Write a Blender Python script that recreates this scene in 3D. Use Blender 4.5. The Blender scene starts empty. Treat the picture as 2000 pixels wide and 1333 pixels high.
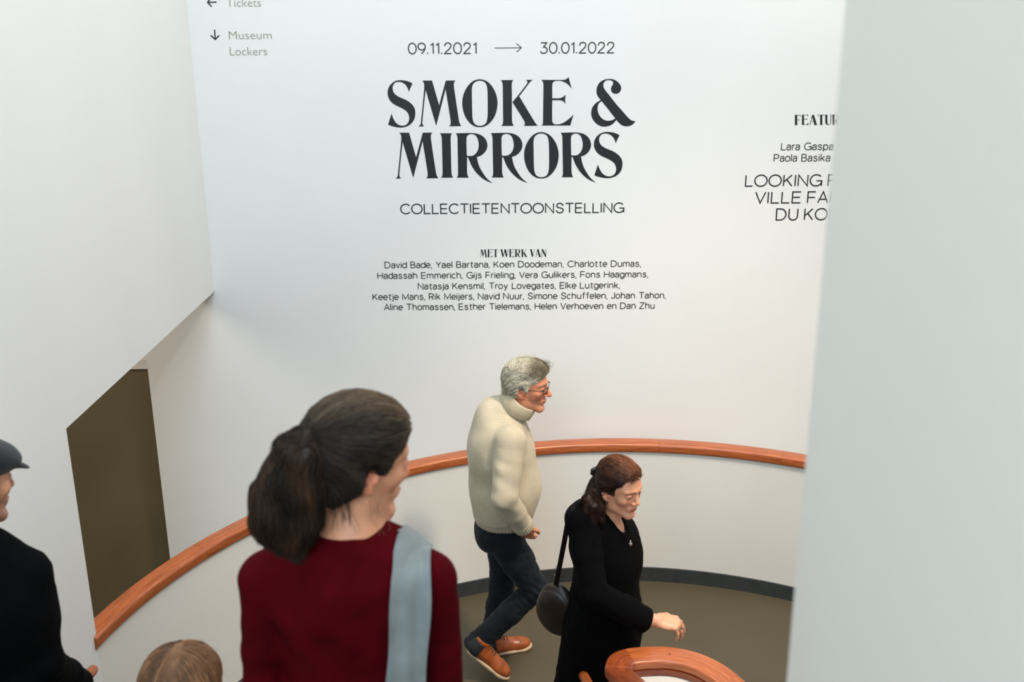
import bpy, bmesh, math, random
import numpy as np
from mathutils import Vector, Matrix
from mathutils.bvhtree import BVHTree

random.seed(7); rng = np.random.default_rng(11)
SC = bpy.context.scene
COL = SC.collection
PI = math.pi

# ------------------------------------------------------------------ camera
CAM_Z = 3.35; FPX = 2012.0; PITCH = math.radians(17.45); ROLL = math.radians(0.34)
def ray(x, y):
    u, v = x-1000, y-666.5
    c, s = math.cos(ROLL), math.sin(ROLL)
    u, v = c*u-s*v, s*u+c*v
    fw = np.array([0, math.cos(PITCH), -math.sin(PITCH)]); dn = np.array([0, -math.sin(PITCH), -math.cos(PITCH)])
    return fw + np.array([1., 0, 0])*u/FPX + dn*v/FPX
def at_y(x, y, Y):
    d = ray(x, y); p = d*(Y/d[1]); p[2] += CAM_Z; return p
def at_z(x, y, z):
    d = ray(x, y); p = d*((z-CAM_Z)/d[2]); p[2] += CAM_Z; return p
def at_x(x, y, X):
    d = ray(x, y); p = d*(X/d[0]); p[2] += CAM_Z; return p

cam_data = bpy.data.cameras.new('camera'); cam = bpy.data.objects.new('camera', cam_data); COL.objects.link(cam)
r_ = ray(1001, 666.5)-ray(1000, 666.5); u_ = ray(1000, 665.5)-ray(1000, 666.5); f_ = ray(1000, 666.5)
r_, u_, f_ = [Vector(v).normalized() for v in (r_, u_, f_)]
cam.matrix_world = Matrix(((r_.x, u_.x, -f_.x, 0), (r_.y, u_.y, -f_.y, 0), (r_.z, u_.z, -f_.z, CAM_Z), (0, 0, 0, 1)))
cam_data.sensor_width = 36; cam_data.lens = FPX/2000*36; cam_data.clip_start = .05
cam_data.dof.use_dof = True; cam_data.dof.focus_distance = 5.4; cam_data.dof.aperture_fstop = 3.6
SC.camera = cam

# ------------------------------------------------------------------ light
W = bpy.data.worlds.new('world'); SC.world = W; W.use_nodes = True
bg = W.node_tree.nodes['Background']; bg.inputs[0].default_value = (.80, .92, 1.0, 1); bg.inputs[1].default_value = .62
def area(name, loc, target, sx, sy, power, color):
    l = bpy.data.lights.new(name, 'AREA'); l.shape = 'RECTANGLE'; l.size = sx; l.size_y = sy; l.energy = power; l.color = color
    o = bpy.data.objects.new(name, l); COL.objects.link(o); o.location = loc
    o.rotation_euler = (Vector(target)-Vector(loc)).to_track_quat('-Z', 'Y').to_euler()
    return o
area('skylight', (-.2, 2.3, 7.3), (-.2, 2.5, 0), 2.2, 3.6, 100, (.73, .89, 1.0))
area('unseen_fill_light', (-.7, -2.1, 5.2), (.2, 5.2, 1.4), 1.9, 2.0, 130, (.70, .88, 1.0))  # added soft fill from behind the camera, evens out the back wall
area('warm_ceiling_lamp', (1.95, 3.2, 7.2), (1.3, 5.2, 1.2), .8, .8, 120, (1.0, .90, .80))
area('corridor_fill_light', (-2.9, 3.9, 2.6), (-2.9, 4.9, 0), .8, .8, 22, (1.0, .86, .68))  # unseen warm fill, added to warm the wall beyond the opening
def spot(name, loc, target, power, color, angle, radius=.06):
    l = bpy.data.lights.new(name, 'SPOT'); l.energy = power; l.color = color; l.spot_size = math.radians(angle); l.spot_blend = 1; l.shadow_soft_size = radius
    o = bpy.data.objects.new(name, l); COL.objects.link(o); o.location = loc
    o.rotation_euler = (Vector(target)-Vector(loc)).to_track_quat('-Z', 'Y').to_euler()
spot('track_spotlight', (2.4, 2.6, 6.2), (.8, 4.8, .2), 950, (1.0, .80, .58), 50, .25)
SC.view_settings.view_transform = 'Standard'; SC.view_settings.look = 'None'
SC.view_settings.exposure = 0.12; SC.view_settings.gamma = 1; SC.view_settings.use_curve_mapping = False

# ------------------------------------------------------------------ helpers
def link(name, me, mat=None, parent=None, loc=None):
    o = bpy.data.objects.new(name, me); COL.objects.link(o)
    if mat is not None and me is not None: me.materials.append(mat)
    if parent is not None: o.parent = parent
    if loc is not None: o.location = loc
    return o
def local_to(parent, me):
    """meshes are made in world coordinates; shift them into the parent's frame (parents are unrotated)"""
    p = parent
    off = Vector((0, 0, 0))
    while p is not None: off += p.location; p = p.parent
    if off.length > 0: me.transform(Matrix.Translation(-off))
def mesh(verts, faces, smooth=True):
    me = bpy.data.meshes.new('m'); me.from_pydata([tuple(map(float, v)) for v in verts], [], faces); me.update()
    if smooth: me.polygons.foreach_set('use_smooth', [True]*len(me.polygons))
    return me
def part(name, me, mat, parent, label=None):
    local_to(parent, me)
    o = link(name, me, mat, parent)
    if label: o['label'] = label
    return o
def thing(name, label, cat, loc, group=None):
    o = bpy.data.objects.new(name, None); COL.objects.link(o); o.location = loc
    o['label'] = label; o['category'] = cat
    if group: o['group'] = group
    o.empty_display_size = .1
    return o
def tag(o, label, cat, group=None):
    o['label'] = label; o['category'] = cat
    if group: o['group'] = group
    return o
def struct(name, me, mat, label=None):
    o = link(name, me, mat); o['kind'] = 'structure'
    if label: o['label'] = label
    return o
def box_me(x0, x1, y0, y1, z0, z1, bevel=0.0):
    bm = bmesh.new(); bmesh.ops.create_cube(bm, size=1)
    for v in bm.verts:
        v.co = Vector((x0+(v.co.x+.5)*(x1-x0), y0+(v.co.y+.5)*(y1-y0), z0+(v.co.z+.5)*(z1-z0)))
    if bevel: bmesh.ops.bevel(bm, geom=bm.edges[:], offset=bevel, segments=2, affect='EDGES', profile=.5)
    me = bpy.data.meshes.new('m'); bm.to_mesh(me); bm.free(); return me
def sweep(path, profile, closed_ends=True, up=Vector((0, 0, 1))):
    """profile = list of (side, up) offsets swept along path keeping z up"""
    path = [Vector(p) for p in path]; n = len(path); V = []; m = len(profile)
    for i, p in enumerate(path):
        t = (path[min(i+1, n-1)]-path[max(i-1, 0)]).normalized()
        s = t.cross(up).normalized()
        for a, b in profile: V.append(p+s*a+up*b)
    F = [(i*m+j, i*m+(j+1) % m, (i+1)*m+(j+1) % m, (i+1)*m+j) for i in range(n-1) for j in range(m)]
    if closed_ends: F += [tuple(range(m))[::-1], tuple(range((n-1)*m, n*m))]
    return V, F
def recalc(me):
    bm = bmesh.new(); bm.from_mesh(me); bmesh.ops.recalc_face_normals(bm, faces=bm.faces); bm.to_mesh(me); bm.free(); return me
def shade_by_angle(me, deg=35):
    me.polygons.foreach_set('use_smooth', [True]*len(me.polygons))
    bm = bmesh.new(); bm.from_mesh(me); bm.normal_update()
    for e in bm.edges:
        if len(e.link_faces) == 2 and e.calc_face_angle(0) > math.radians(deg): e.smooth = False
    bm.to_mesh(me); bm.free(); return me
def tube_me(pts, radii, seg=10, cap=True):
    pts = [Vector(p) for p in pts]; n = len(pts)
    if not hasattr(radii, '__len__'): radii = [radii]*n
    V = []; F = []; t0 = (pts[1]-pts[0]).normalized()
    a = t0.orthogonal().normalized()
    for i, p in enumerate(pts):
        t = (pts[min(i+1, n-1)]-pts[max(i-1, 0)]).normalized()
        a = (a-t*a.dot(t)).normalized(); b = t.cross(a)
        for j in range(seg):
            q = 2*PI*j/seg; V.append(p+(a*math.cos(q)+b*math.sin(q))*radii[i])
    F = [(i*seg+j, i*seg+(j+1) % seg, (i+1)*seg+(j+1) % seg, (i+1)*seg+j) for i in range(n-1) for j in range(seg)]
    if cap: F += [tuple(range(seg))[::-1], tuple(range((n-1)*seg, n*seg))]
    return mesh(V, F)

# ------------------------------------------------------------------ materials
def lin(c): return tuple(((v/255)/12.92 if v/255 <= .04045 else ((v/255+.055)/1.055)**2.4) for v in c)
class NT:
    def __init__(s, name, rough=.6, color=(.5, .5, .5), **kw):
        s.m = bpy.data.materials.new(name); s.m.use_nodes = True; s.t = s.m.node_tree
        s.b = s.t.nodes['Principled BSDF']; s.b.inputs['Roughness'].default_value = rough
        s.b.inputs['Base Color'].default_value = (*color, 1)
        for k, v in kw.items(): s.b.inputs[k].default_value = v
    def n(s, typ, **props):
        o = s.t.nodes.new(typ)
        for k, v in props.items(): setattr(o, k, v)
        return o
    def l(s, a, b): s.t.links.new(a, b)
    def coords(s, scale=(1, 1, 1), kind='Object', rot=(0, 0, 0)):
        tc = s.n('ShaderNodeTexCoord'); mp = s.n('ShaderNodeMapping'); s.l(tc.outputs[kind], mp.inputs[0])
        mp.inputs['Scale'].default_value = scale; mp.inputs['Rotation'].default_value = rot; return mp.outputs[0]
    def noise(s, vec, scale, detail=3, rough=.5):
        o = s.n('ShaderNodeTexNoise'); s.l(vec, o.inputs['Vector']); o.inputs['Scale'].default_value = scale
        o.inputs['Detail'].default_value = detail; o.inputs['Roughness'].default_value = rough; return o.outputs[0]
    def ramp(s, fac, stops):
        o = s.n('ShaderNodeValToRGB'); s.l(fac, o.inputs[0]); e = o.color_ramp.elements
        while len(e) < len(stops): e.new(.5)
        for i, (p, c) in enumerate(stops): e[i].position = p; e[i].color = (*c, 1) if len(c) == 3 else c
        return o.outputs[0]
    def bump(s, height, strength=.2, dist=.002):
        o = s.n('ShaderNodeBump'); s.l(height, o.inputs['Height']); o.inputs['Strength'].default_value = strength
        o.inputs['Distance'].default_value = dist; s.l(o.outputs[0], s.b.inputs['Normal']); return o
    def color(s, out): s.l(out, s.b.inputs['Base Color'])
    def mix(s, fac, a, b, mode='MIX'):
        o = s.n('ShaderNodeMixRGB', blend_type=mode)
        for i, v in ((0, fac), (1, a), (2, b)):
            if isinstance(v, (int, float)): o.inputs[i].default_value = v
            elif isinstance(v, tuple): o.inputs[i].default_value = (*v, 1)
            else: s.l(v, o.inputs[i])
        return o.outputs[0]

def paint(name, c, var=.02):
    t = NT(name, .75); v = t.coords()
    big = t.noise(v, 1.3, 4)
    c2 = tuple(x*(1-var*2) for x in c)
    t.color(t.ramp(big, [(.3, c2), (.7, c)]))
    t.bump(t.noise(v, 220, 2), .12, .001)
    return t.m
M_WALL = paint('white_wall_paint', (.80, .80, .79))
M_WALL_DIM = paint('dimmed_white_wall_paint', (.67, .635, .58))  # white wall paint toned down, the middle wall's weaker light put into it
M_PARAPET = paint('white_parapet_paint', (.80, .775, .735), .03)
t = NT('dark_door_panel', .45); v = t.coords(); t.color(t.ramp(t.noise(v, 1.5, 3), [(.35, lin((108, 100, 74))), (.75, lin((120, 108, 86)))])); M_DOOR = t.m
t = NT('grey_brown_linoleum', .5); v = t.coords()
c = t.ramp(t.noise(v, 900, 2), [(.3, lin((70, 63, 47))), (.7, lin((88, 79, 61)))])
t.color(t.mix(t.ramp(t.noise(v, 2.2, 4), [(.35, (0, 0, 0)), (.7, (.35, .35, .35))]), c, lin((60, 55, 41)))); t.bump(t.noise(v, 500, 2), .05, .0006); M_FLOOR = t.m
t = NT('dark_skirting', .45); v = t.coords(); t.color(t.ramp(t.noise(v, 20, 3), [(.3, lin((46, 50, 52))), (.7, lin((58, 62, 64)))])); M_SKIRT = t.m
def wood(name, dark, mid, light, rot=(0, 0, 0)):
    """grain follows the UV map: u along the rail, v across"""
    t = NT(name, .33, **{'Coat Weight': .25, 'Coat Roughness': .25}); v = t.coords((1, 1, 1), 'UV')
    mp = t.n('ShaderNodeMapping'); t.l(v, mp.inputs[0]); mp.inputs['Scale'].default_value = (1.6, 26, 1)
    g = t.noise(mp.outputs[0], 3.2, 6, .62)
    wv = t.n('ShaderNodeTexWave', bands_direction='Y'); t.l(v, wv.inputs[0]); wv.inputs['Scale'].default_value = 14; wv.inputs['Distortion'].default_value = 9; wv.inputs['Detail'].default_value = 4; wv.inputs['Detail Scale'].default_value = .7
    c1 = t.ramp(g, [(.32, dark), (.5, mid), (.72, light)])
    c2 = t.mix(t.ramp(wv.outputs[1], [(.0, (.30, .30, .30)), (.5, (0, 0, 0))]), c1, dark)
    oi = t.n('ShaderNodeObjectInfo'); r = t.ramp(oi.outputs['Random'], [(0, (.86, .86, .86)), (1, (1.06, 1.06, 1.06))])
    t.color(t.mix(1.0, c2, r, 'MULTIPLY')); t.bump(g, .08, .001)
    return t.m
M_WOOD = wood('oiled_red_brown_wood', lin((140, 68, 30)), lin((178, 94, 48)), lin((198, 115, 64)))
M_WOOD_SHADED = wood('shadowed_red_brown_wood', lin((104, 46, 22)), lin((136, 64, 32)), lin((158, 82, 44)))  # red-brown wood with the woman's shadow put into its colour
M_WOOD2 = wood('dark_red_wood', lin((96, 38, 20)), lin((130, 58, 30)), lin((156, 78, 42)))
M_BLACK = NT('black_vinyl_lettering', .5, (.006, .008, .009)).m
M_GREYTXT = NT('olive_grey_vinyl_lettering', .55, lin((150, 150, 132))).m
M_SOFTTXT = NT('dark_olive_vinyl_lettering', .55, lin((52, 52, 44))).m

# ------------------------------------------------------------------ the stair hall
CX, CY, RP = .604, 3.318, 2.366           # centre and radius of the curved parapet (inner face)
XL, YB, YJ, ZL = -1.73, 5.81, 3.71, 1.838  # left wall plane, back wall plane, jamb of the opening, its lintel
ZTOP = 7.4; ZLOW = -.80
NST, RIS, GO, YS = 11, .165, .29, 3.40
XW = .355                                  # inner stair wall face
struct('wall_back', box_me(-2.172, 3.3, YB, YB+.25, ZLOW, ZTOP), M_WALL, 'white back wall carrying the exhibition lettering')
w = struct('wall_left', box_me(XL-.16, XL, -2.2, YJ, ZLOW, ZTOP), M_WALL, 'white left wall beside the stairs')
w2 = struct('wall_left_upper', box_me(XL-.16, XL, YJ, YB, ZL, ZTOP), M_WALL, 'white wall above the opening on the left')
struct('wall_right', box_me(3.02, 3.2, -2.2, YB, ZLOW-1, ZTOP), M_WALL)
struct('wall_middle', box_me(XW, XW+.12, -2.2, 1.15, -1, ZTOP, .004), M_WALL_DIM, 'blank white wall close on the right, between the two flights')
struct('wall_corridor', box_me(-4.3, -4.2, 1.0, YB, ZLOW, ZTOP), M_WALL)
struct('wall_corridor_light_block', box_me(-4.3, XL-.16, .9, 1.0, ZLOW, ZTOP), M_WALL)  # unseen wall added to keep cool world light out of the corridor
struct('ceiling', box_me(-4.3, 3.2, -2.2, YB+.2, ZTOP, ZTOP+.1), M_WALL)
struct('floor_lower', box_me(-4.3, XL-.16, 1.0, YB, ZLOW-.1, ZLOW), M_FLOOR)
# corridor door seen through the opening
struct('wall_recess', box_me(-4.3, -2.172, YB+.13, YB+.25, ZLOW, ZTOP), M_WALL)
hz0 = at_y(270, 721.5, YB+.06)[2]; hz1 = at_y(270, 711, YB+.06)[2]
d = struct('door_1', box_me(-3.25, -2.172, YB+.10, YB+.13, ZLOW, hz0+.01), M_DOOR, 'flat dark olive door beyond the opening in the left wall')
part('door_head', box_me(-3.3, -2.174, YB+.06, YB+.13, hz0, hz1), M_WALL, d, 'pale head strip over the dark door')

def arc(r, a0, a1, n, z): return [Vector((CX+r*math.cos(a), CY+r*math.sin(a), z)) for a in np.linspace(a0, a1, n)]
A0, A1 = math.radians(171.3), math.radians(0)
# landing floor slab: half disc plus straight strips
n = 72
ring = arc(RP+.06, math.radians(180), 0, n, 0)
top = [Vector((XL, YS, 0))]+ring+[Vector((3.02, YS, 0))]
V = top+[Vector((p.x, p.y, -.2)) for p in top]; m = len(top)
F = [tuple(range(m)), tuple(range(m, 2*m))[::-1]]+[(i, (i+1) % m, m+(i+1) % m, m+i) for i in range(m)]
struct('floor', recalc(mesh(V, F, False)), M_FLOOR, 'grey-brown landing floor')
# curved parapet
def wall_arc(r0, r1, a0, a1, z0, z1, n):
    V = []; 
    for a in np.linspace(a0, a1, n):
        c, s = math.cos(a), math.sin(a)
        for r, z in ((r0, z0), (r0, z1), (r1, z1), (r1, z0)): V.append((CX+r*c, CY+r*s, z))
    F = [(i*4+j, i*4+(j+1) % 4, i*4+4+(j+1) % 4, i*4+4+j) for i in range(n-1) for j in range(4)]+[(3, 2, 1, 0), tuple(range(4*n-4, 4*n))]
    return shade_by_angle(recalc(mesh(V, F)))
ZR = .862
par = struct('wall_parapet', wall_arc(RP, RP+.085, math.radians(180), 0, ZLOW, ZR, 96), M_PARAPET, 'curved white parapet around the landing')
struct('baseboard_curved', wall_arc(RP-.012, RP+.01, math.radians(180), 0, 0, .092, 96), M_SKIRT, 'dark grey skirting at the foot of the curved parapet')

def uvs(me, n, m, L, Wd):
    uv = me.uv_layers.new(name='UVMap'); vi = np.zeros(len(me.loops), int); me.loops.foreach_get('vertex_index', vi)
    out = np.stack([L[vi//m], Wd[vi % m]], 1)
    for p in me.polygons:
        if len(p.vertices) == 4:
            js = [me.loops[l].vertex_index % m for l in p.loop_indices]
            if max(js)-min(js) > 1:
                for l in p.loop_indices:
                    if me.loops[l].vertex_index % m == 0: out[l, 1] = Wd[-1]+.02
    uv.data.foreach_set('uv', out.astype(np.float32).ravel())
# rounded rail profile: width w, height h
def cap_profile(w, h, r=.014, seg=4):
    P = []
    for cx, cz, a in ((w/2-r, h-r, 0), (-w/2+r, h-r, 90), (-w/2+r, r, 180), (w/2-r, r, 270)):
        for k in range(seg+1):
            q = math.radians(a+90*k/seg); P.append((cx+r*math.cos(q), cz+r*math.sin(q)))
    return P
def rail_piece(path, prof, mat, parent, name='rail_section', s0=0.0, label=None):
    V, F = sweep(path, prof); me = recalc(mesh(V, F))
    L = np.cumsum([0]+[(Vector(path[i+1])-Vector(path[i])).length for i in range(len(path)-1)])+s0
    Wd = np.cumsum([0]+[math.dist(prof[i], prof[i+1]) for i in range(len(prof)-1)])
    uvs(me, len(path), len(prof), L, Wd); shade_by_angle(me, 40)
    return part(name, me, mat, parent, label)
outer = thing('wooden_parapet_cap', 'long curved red-brown wooden rail capping the white parapet behind the walking couple', 'handrail', (CX, CY+RP, ZR))
prof = cap_profile(.102, .060, .017)
joints = [171.1, 152, 128.0, 104.0, 83.5, 66.2, 45, 22, 1.5]
for i in range(len(joints)-1):
    g = .0004
    rail_piece(arc(RP+.034, math.radians(joints[i])-g, math.radians(joints[i+1])+g, 22, ZR), prof, M_WOOD, outer, s0=i*3.7)
def plug(loc, parent):
    bm = bmesh.new(); bmesh.ops.create_cone(bm, cap_ends=True, segments=12, radius1=.0045, radius2=.004, depth=.002)
    me = bpy.data.meshes.new('m'); bm.to_mesh(me); bm.free(); me.transform(Matrix.Translation(loc)); part('wood_plug', me, M_WOOD2, parent)
for px, py in ((1322, 868), (1497, 884)):
    p = at_z(px, py, ZR+.060); plug(p, outer)

# stairs: first flight (camera side) comes down to the landing, the second goes on down on the right
for k in range(1, NST+1):
    y1 = YS-GO*(k-1); y0 = YS-GO*k
    if k == NST: y0 = -2.2
    struct('floor_step_%d' % k, box_me(XL, XW+.02, y0, y1, -.1, RIS*k), M_FLOOR)
for k in range(1, 9):
    y1 = YS-GO*(k-1); y0 = YS-GO*k
    if k == 8: y0 = -2.2
    struct('floor_down_step_%d' % k, box_me(XW+.1, 3.02, y0, y1, -1.75, -RIS*k), M_FLOOR)

# inner parapet with hairpin wooden cap
ix = XW+.055      # centre line of the straight run
SL = RIS/GO*.93
def strai(n=10):
    ys = np.linspace(1.15, 3.33, n); return [Vector((ix, y, .92-.036+max(0, (3.47-y))*SL)) for y in ys]
hp = [(3.40, ix-.001, .908), (3.465, ix+.001, .887), (3.513, ix+.018, .884), (3.537, ix+.062, .884), (3.546, ix+.13, .884), (3.546, ix+.20, .884), (3.525, ix+.27, .884),
      (3.485, ix+.335, .882), (3.42, ix+.40, .874), (3.33, ix+.46, .850), (3.20, ix+.515, .80), (3.05, ix+.55, .73), (2.85, ix+.57, .625), (2.5, ix+.57, .43), (1.9, ix+.57, .09), (1.2, ix+.57, -.31)]
ctrl = strai()[:-1]+[Vector((x, y, z)) for y, x, z in hp]
def catmull(P, k=6):
    P = [Vector(p) for p in P]; P = [P[0]*2-P[1]]+P+[P[-1]*2-P[-2]]; out = []
    for i in range(1, len(P)-2):
        for j in range(k):
            t = j/k; a, b, c, d = P[i-1:i+3]
            out.append(.5*((2*b)+(c-a)*t+(2*a-5*b+4*c-d)*t*t+(3*b-a-3*c+d)*t**3))
    out.append(P[-2]); return out
path = catmull(ctrl, 6)
inner = thing('inner_parapet', 'white inner stair parapet with a hairpin wooden cap in front of the woman in black', 'parapet', (ix, 3.4, 0))
# body of the parapet
V = []
for p in path:
    pass
n = len(path); PV = []; 
for i, p in enumerate(path):
    t = (path[min(i+1, n-1)]-path[max(i-1, 0)]); t.z = 0; t.normalize(); s = t.cross(Vector((0, 0, 1)))
    for a, z in ((.036, -1.7), (.036, p.z+.004), (-.036, p.z+.004), (-.036, -1.7)): PV.append(Vector((p.x, p.y, 0))+s*a+Vector((0, 0, z)))
F = [(i*4+j, i*4+(j+1) % 4, i*4+4+(j+1) % 4, i*4+4+j) for i in range(n-1) for j in range(4)]+[(3, 2, 1, 0), tuple(range(4*n-4, 4*n))]
part('parapet_wall', shade_by_angle(recalc(mesh(PV, F))), M_PARAPET, inner)
# cap with a stepped inner lip, split in lengths of wood
prof2 = cap_profile(.108, .040, .011)
prof3 = [(-.005, -.022), (.013, -.022), (.013, .002), (-.005, .002)]
cuts = [0, 54, 71, 104, len(path)-1]
for i in range(len(cuts)-1):
    rail_piece(path[cuts[i]:cuts[i+1]+1], prof2, M_WOOD_SHADED if i < 2 else M_WOOD, inner, 'cap_section', s0=i*2.3+.7)
lip = [( a+.045, b) for a, b in prof3]
rail_piece(path[50:], lip, M_WOOD2, inner, 'cap_lip')
inn = []
for i in range(40, len(path)):
    p = path[i]; t = (path[min(i+1, len(path)-1)]-path[i-1]); t.z = 0; t.normalize(); s_ = t.cross(Vector((0, 0, 1)))
    if p.y > 2.95: inn.append((p.x+s_.x*.046, p.y+s_.y*.046))
zt = .858; Vt = [(a, b, zt) for a, b in inn]+[(a, b, zt-.03) for a, b in inn]; k_ = len(inn)
part('added_bright_panel', recalc(mesh(Vt, [tuple(range(k_)), tuple(range(k_, 2*k_))[::-1]]+[(i, (i+1) % k_, k_+(i+1) % k_, k_+i) for i in range(k_)], False)), paint('greyed_white_paint', (.56, .54, .50), .06), inner)  # added panel, catches light like a lit inner face; greyed against overexposure
q = at_z(1308, 1278, .925); plug(q, inner)

# round handrails
def round_rail(pts, r, label, brackets, side):
    root = thing('round_handrail', label, 'handrail', pts[-1])
    P = catmull(pts, 6); end = (P[-1]-P[-2]).normalized()
    me_p = [p for p in P]+[P[-1]+end*r*.55, P[-1]+end*r*.85, P[-1]+end*r]; R = [r]*len(P)+[r*.84, r*.5, r*.08]
    me = tube_me(me_p, R, 16)
    L = np.cumsum([0]+[(me_p[i+1]-me_p[i]).length for i in range(len(me_p)-1)]); uvs(me, len(me_p), 16, L, np.arange(16)/16*.12)
    part('rail', me, M_WOOD, root)
    for b in brackets:
        p = Vector(b); me = tube_me([p+Vector((side*.062, 0, -.055)), p+Vector((side*.02, 0, -.05)), p+Vector((0, 0, -.03)), p+Vector((0, 0, -r*.6))], .006, 8); part('bracket', me, NT('steel', .35, (.5, .5, .5), Metallic=1).m if 'steel' not in bpy.data.materials else bpy.data.materials['steel'], root)
    return root
xr = XL+.062
e = at_x(181, 1310, xr)
pts = [Vector((xr, e[1]-2.6, e[2]+2.35*SL)), Vector((xr, e[1]-1.2, e[2]+.95*SL)), Vector((xr, e[1]-.45, e[2]+.16)), Vector((xr, e[1]-.22, e[2]+.035)), Vector((xr, e[1], e[2]))]
round_rail(pts, .021, 'round wooden handrail on the left wall, its end beyond the man in the flat cap', [pts[1], pts[2]], -1)
xr2 = XW-.062
e2 = at_x(1131, 1302, xr2)
pts = [Vector((xr2, 1.3, e2[2]+(e2[1]-1.3)*SL)), Vector((xr2, 2.2, e2[2]+(e2[1]-2.2)*SL)), Vector((xr2, e2[1], e2[2]))]
round_rail(pts, .021, 'round dark wooden handrail on the inner parapet, its end below the woman in black', [pts[1]], 1)

# ------------------------------------------------------------------ lettering (flat vinyl on the back wall)
YT = YB-.0012
def smooth_outline(pts, k=6):
    """pts: (x, y) smooth or (x, y, 1) corner; Catmull-Rom between corners"""
    n = len(pts); out = []
    for i in range(n):
        p0, p1, p2, p3 = pts[i-1], pts[i], pts[(i+1) % n], pts[(i+2) % n]
        b = Vector(p1[:2]); c = Vector(p2[:2])
        c1, c2 = len(p1) > 2, len(p2) > 2
        out.append(b)
        if c1 and c2: continue
        a = Vector(p0[:2]) if not c1 else b*2-c; d = Vector(p3[:2]) if not c2 else c*2-b
        L = (c-b).length
        ta = (c-a); td = (d-b)
        ta = ta*(L/max(ta.length, 1e-6)) if not c1 else (c-b)
        td = td*(L/max(td.length, 1e-6)) if not c2 else (c-b)
        for j in range(1, k):
            t = j/k; out.append(b*(2*t**3-3*t*t+1)+ta*(t**3-2*t*t+t)+c*(-2*t**3+3*t*t)+td*(t**3-t*t))
    return out
def fill(loops, mapper):
    cu = bpy.data.curves.new('c', 'CURVE'); cu.dimensions = '2D'; cu.fill_mode = 'BOTH'
    for lp in loops:
        sp = cu.splines.new('POLY'); sp.points.add(len(lp)-1); sp.use_cyclic_u = True
        for i, p in enumerate(lp): sp.points[i].co = (p[0], p[1], 0, 1)
    o = bpy.data.objects.new('c', cu); me = bpy.data.meshes.new_from_object(o); bpy.data.objects.remove(o)
    co = np.zeros(len(me.vertices)*3); me.vertices.foreach_get('co', co); co = co.reshape(-1, 3)
    for i, v in enumerate(me.vertices): v.co = Vector(mapper(co[i, 0], co[i, 1]))
    me.update(); return me
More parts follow.
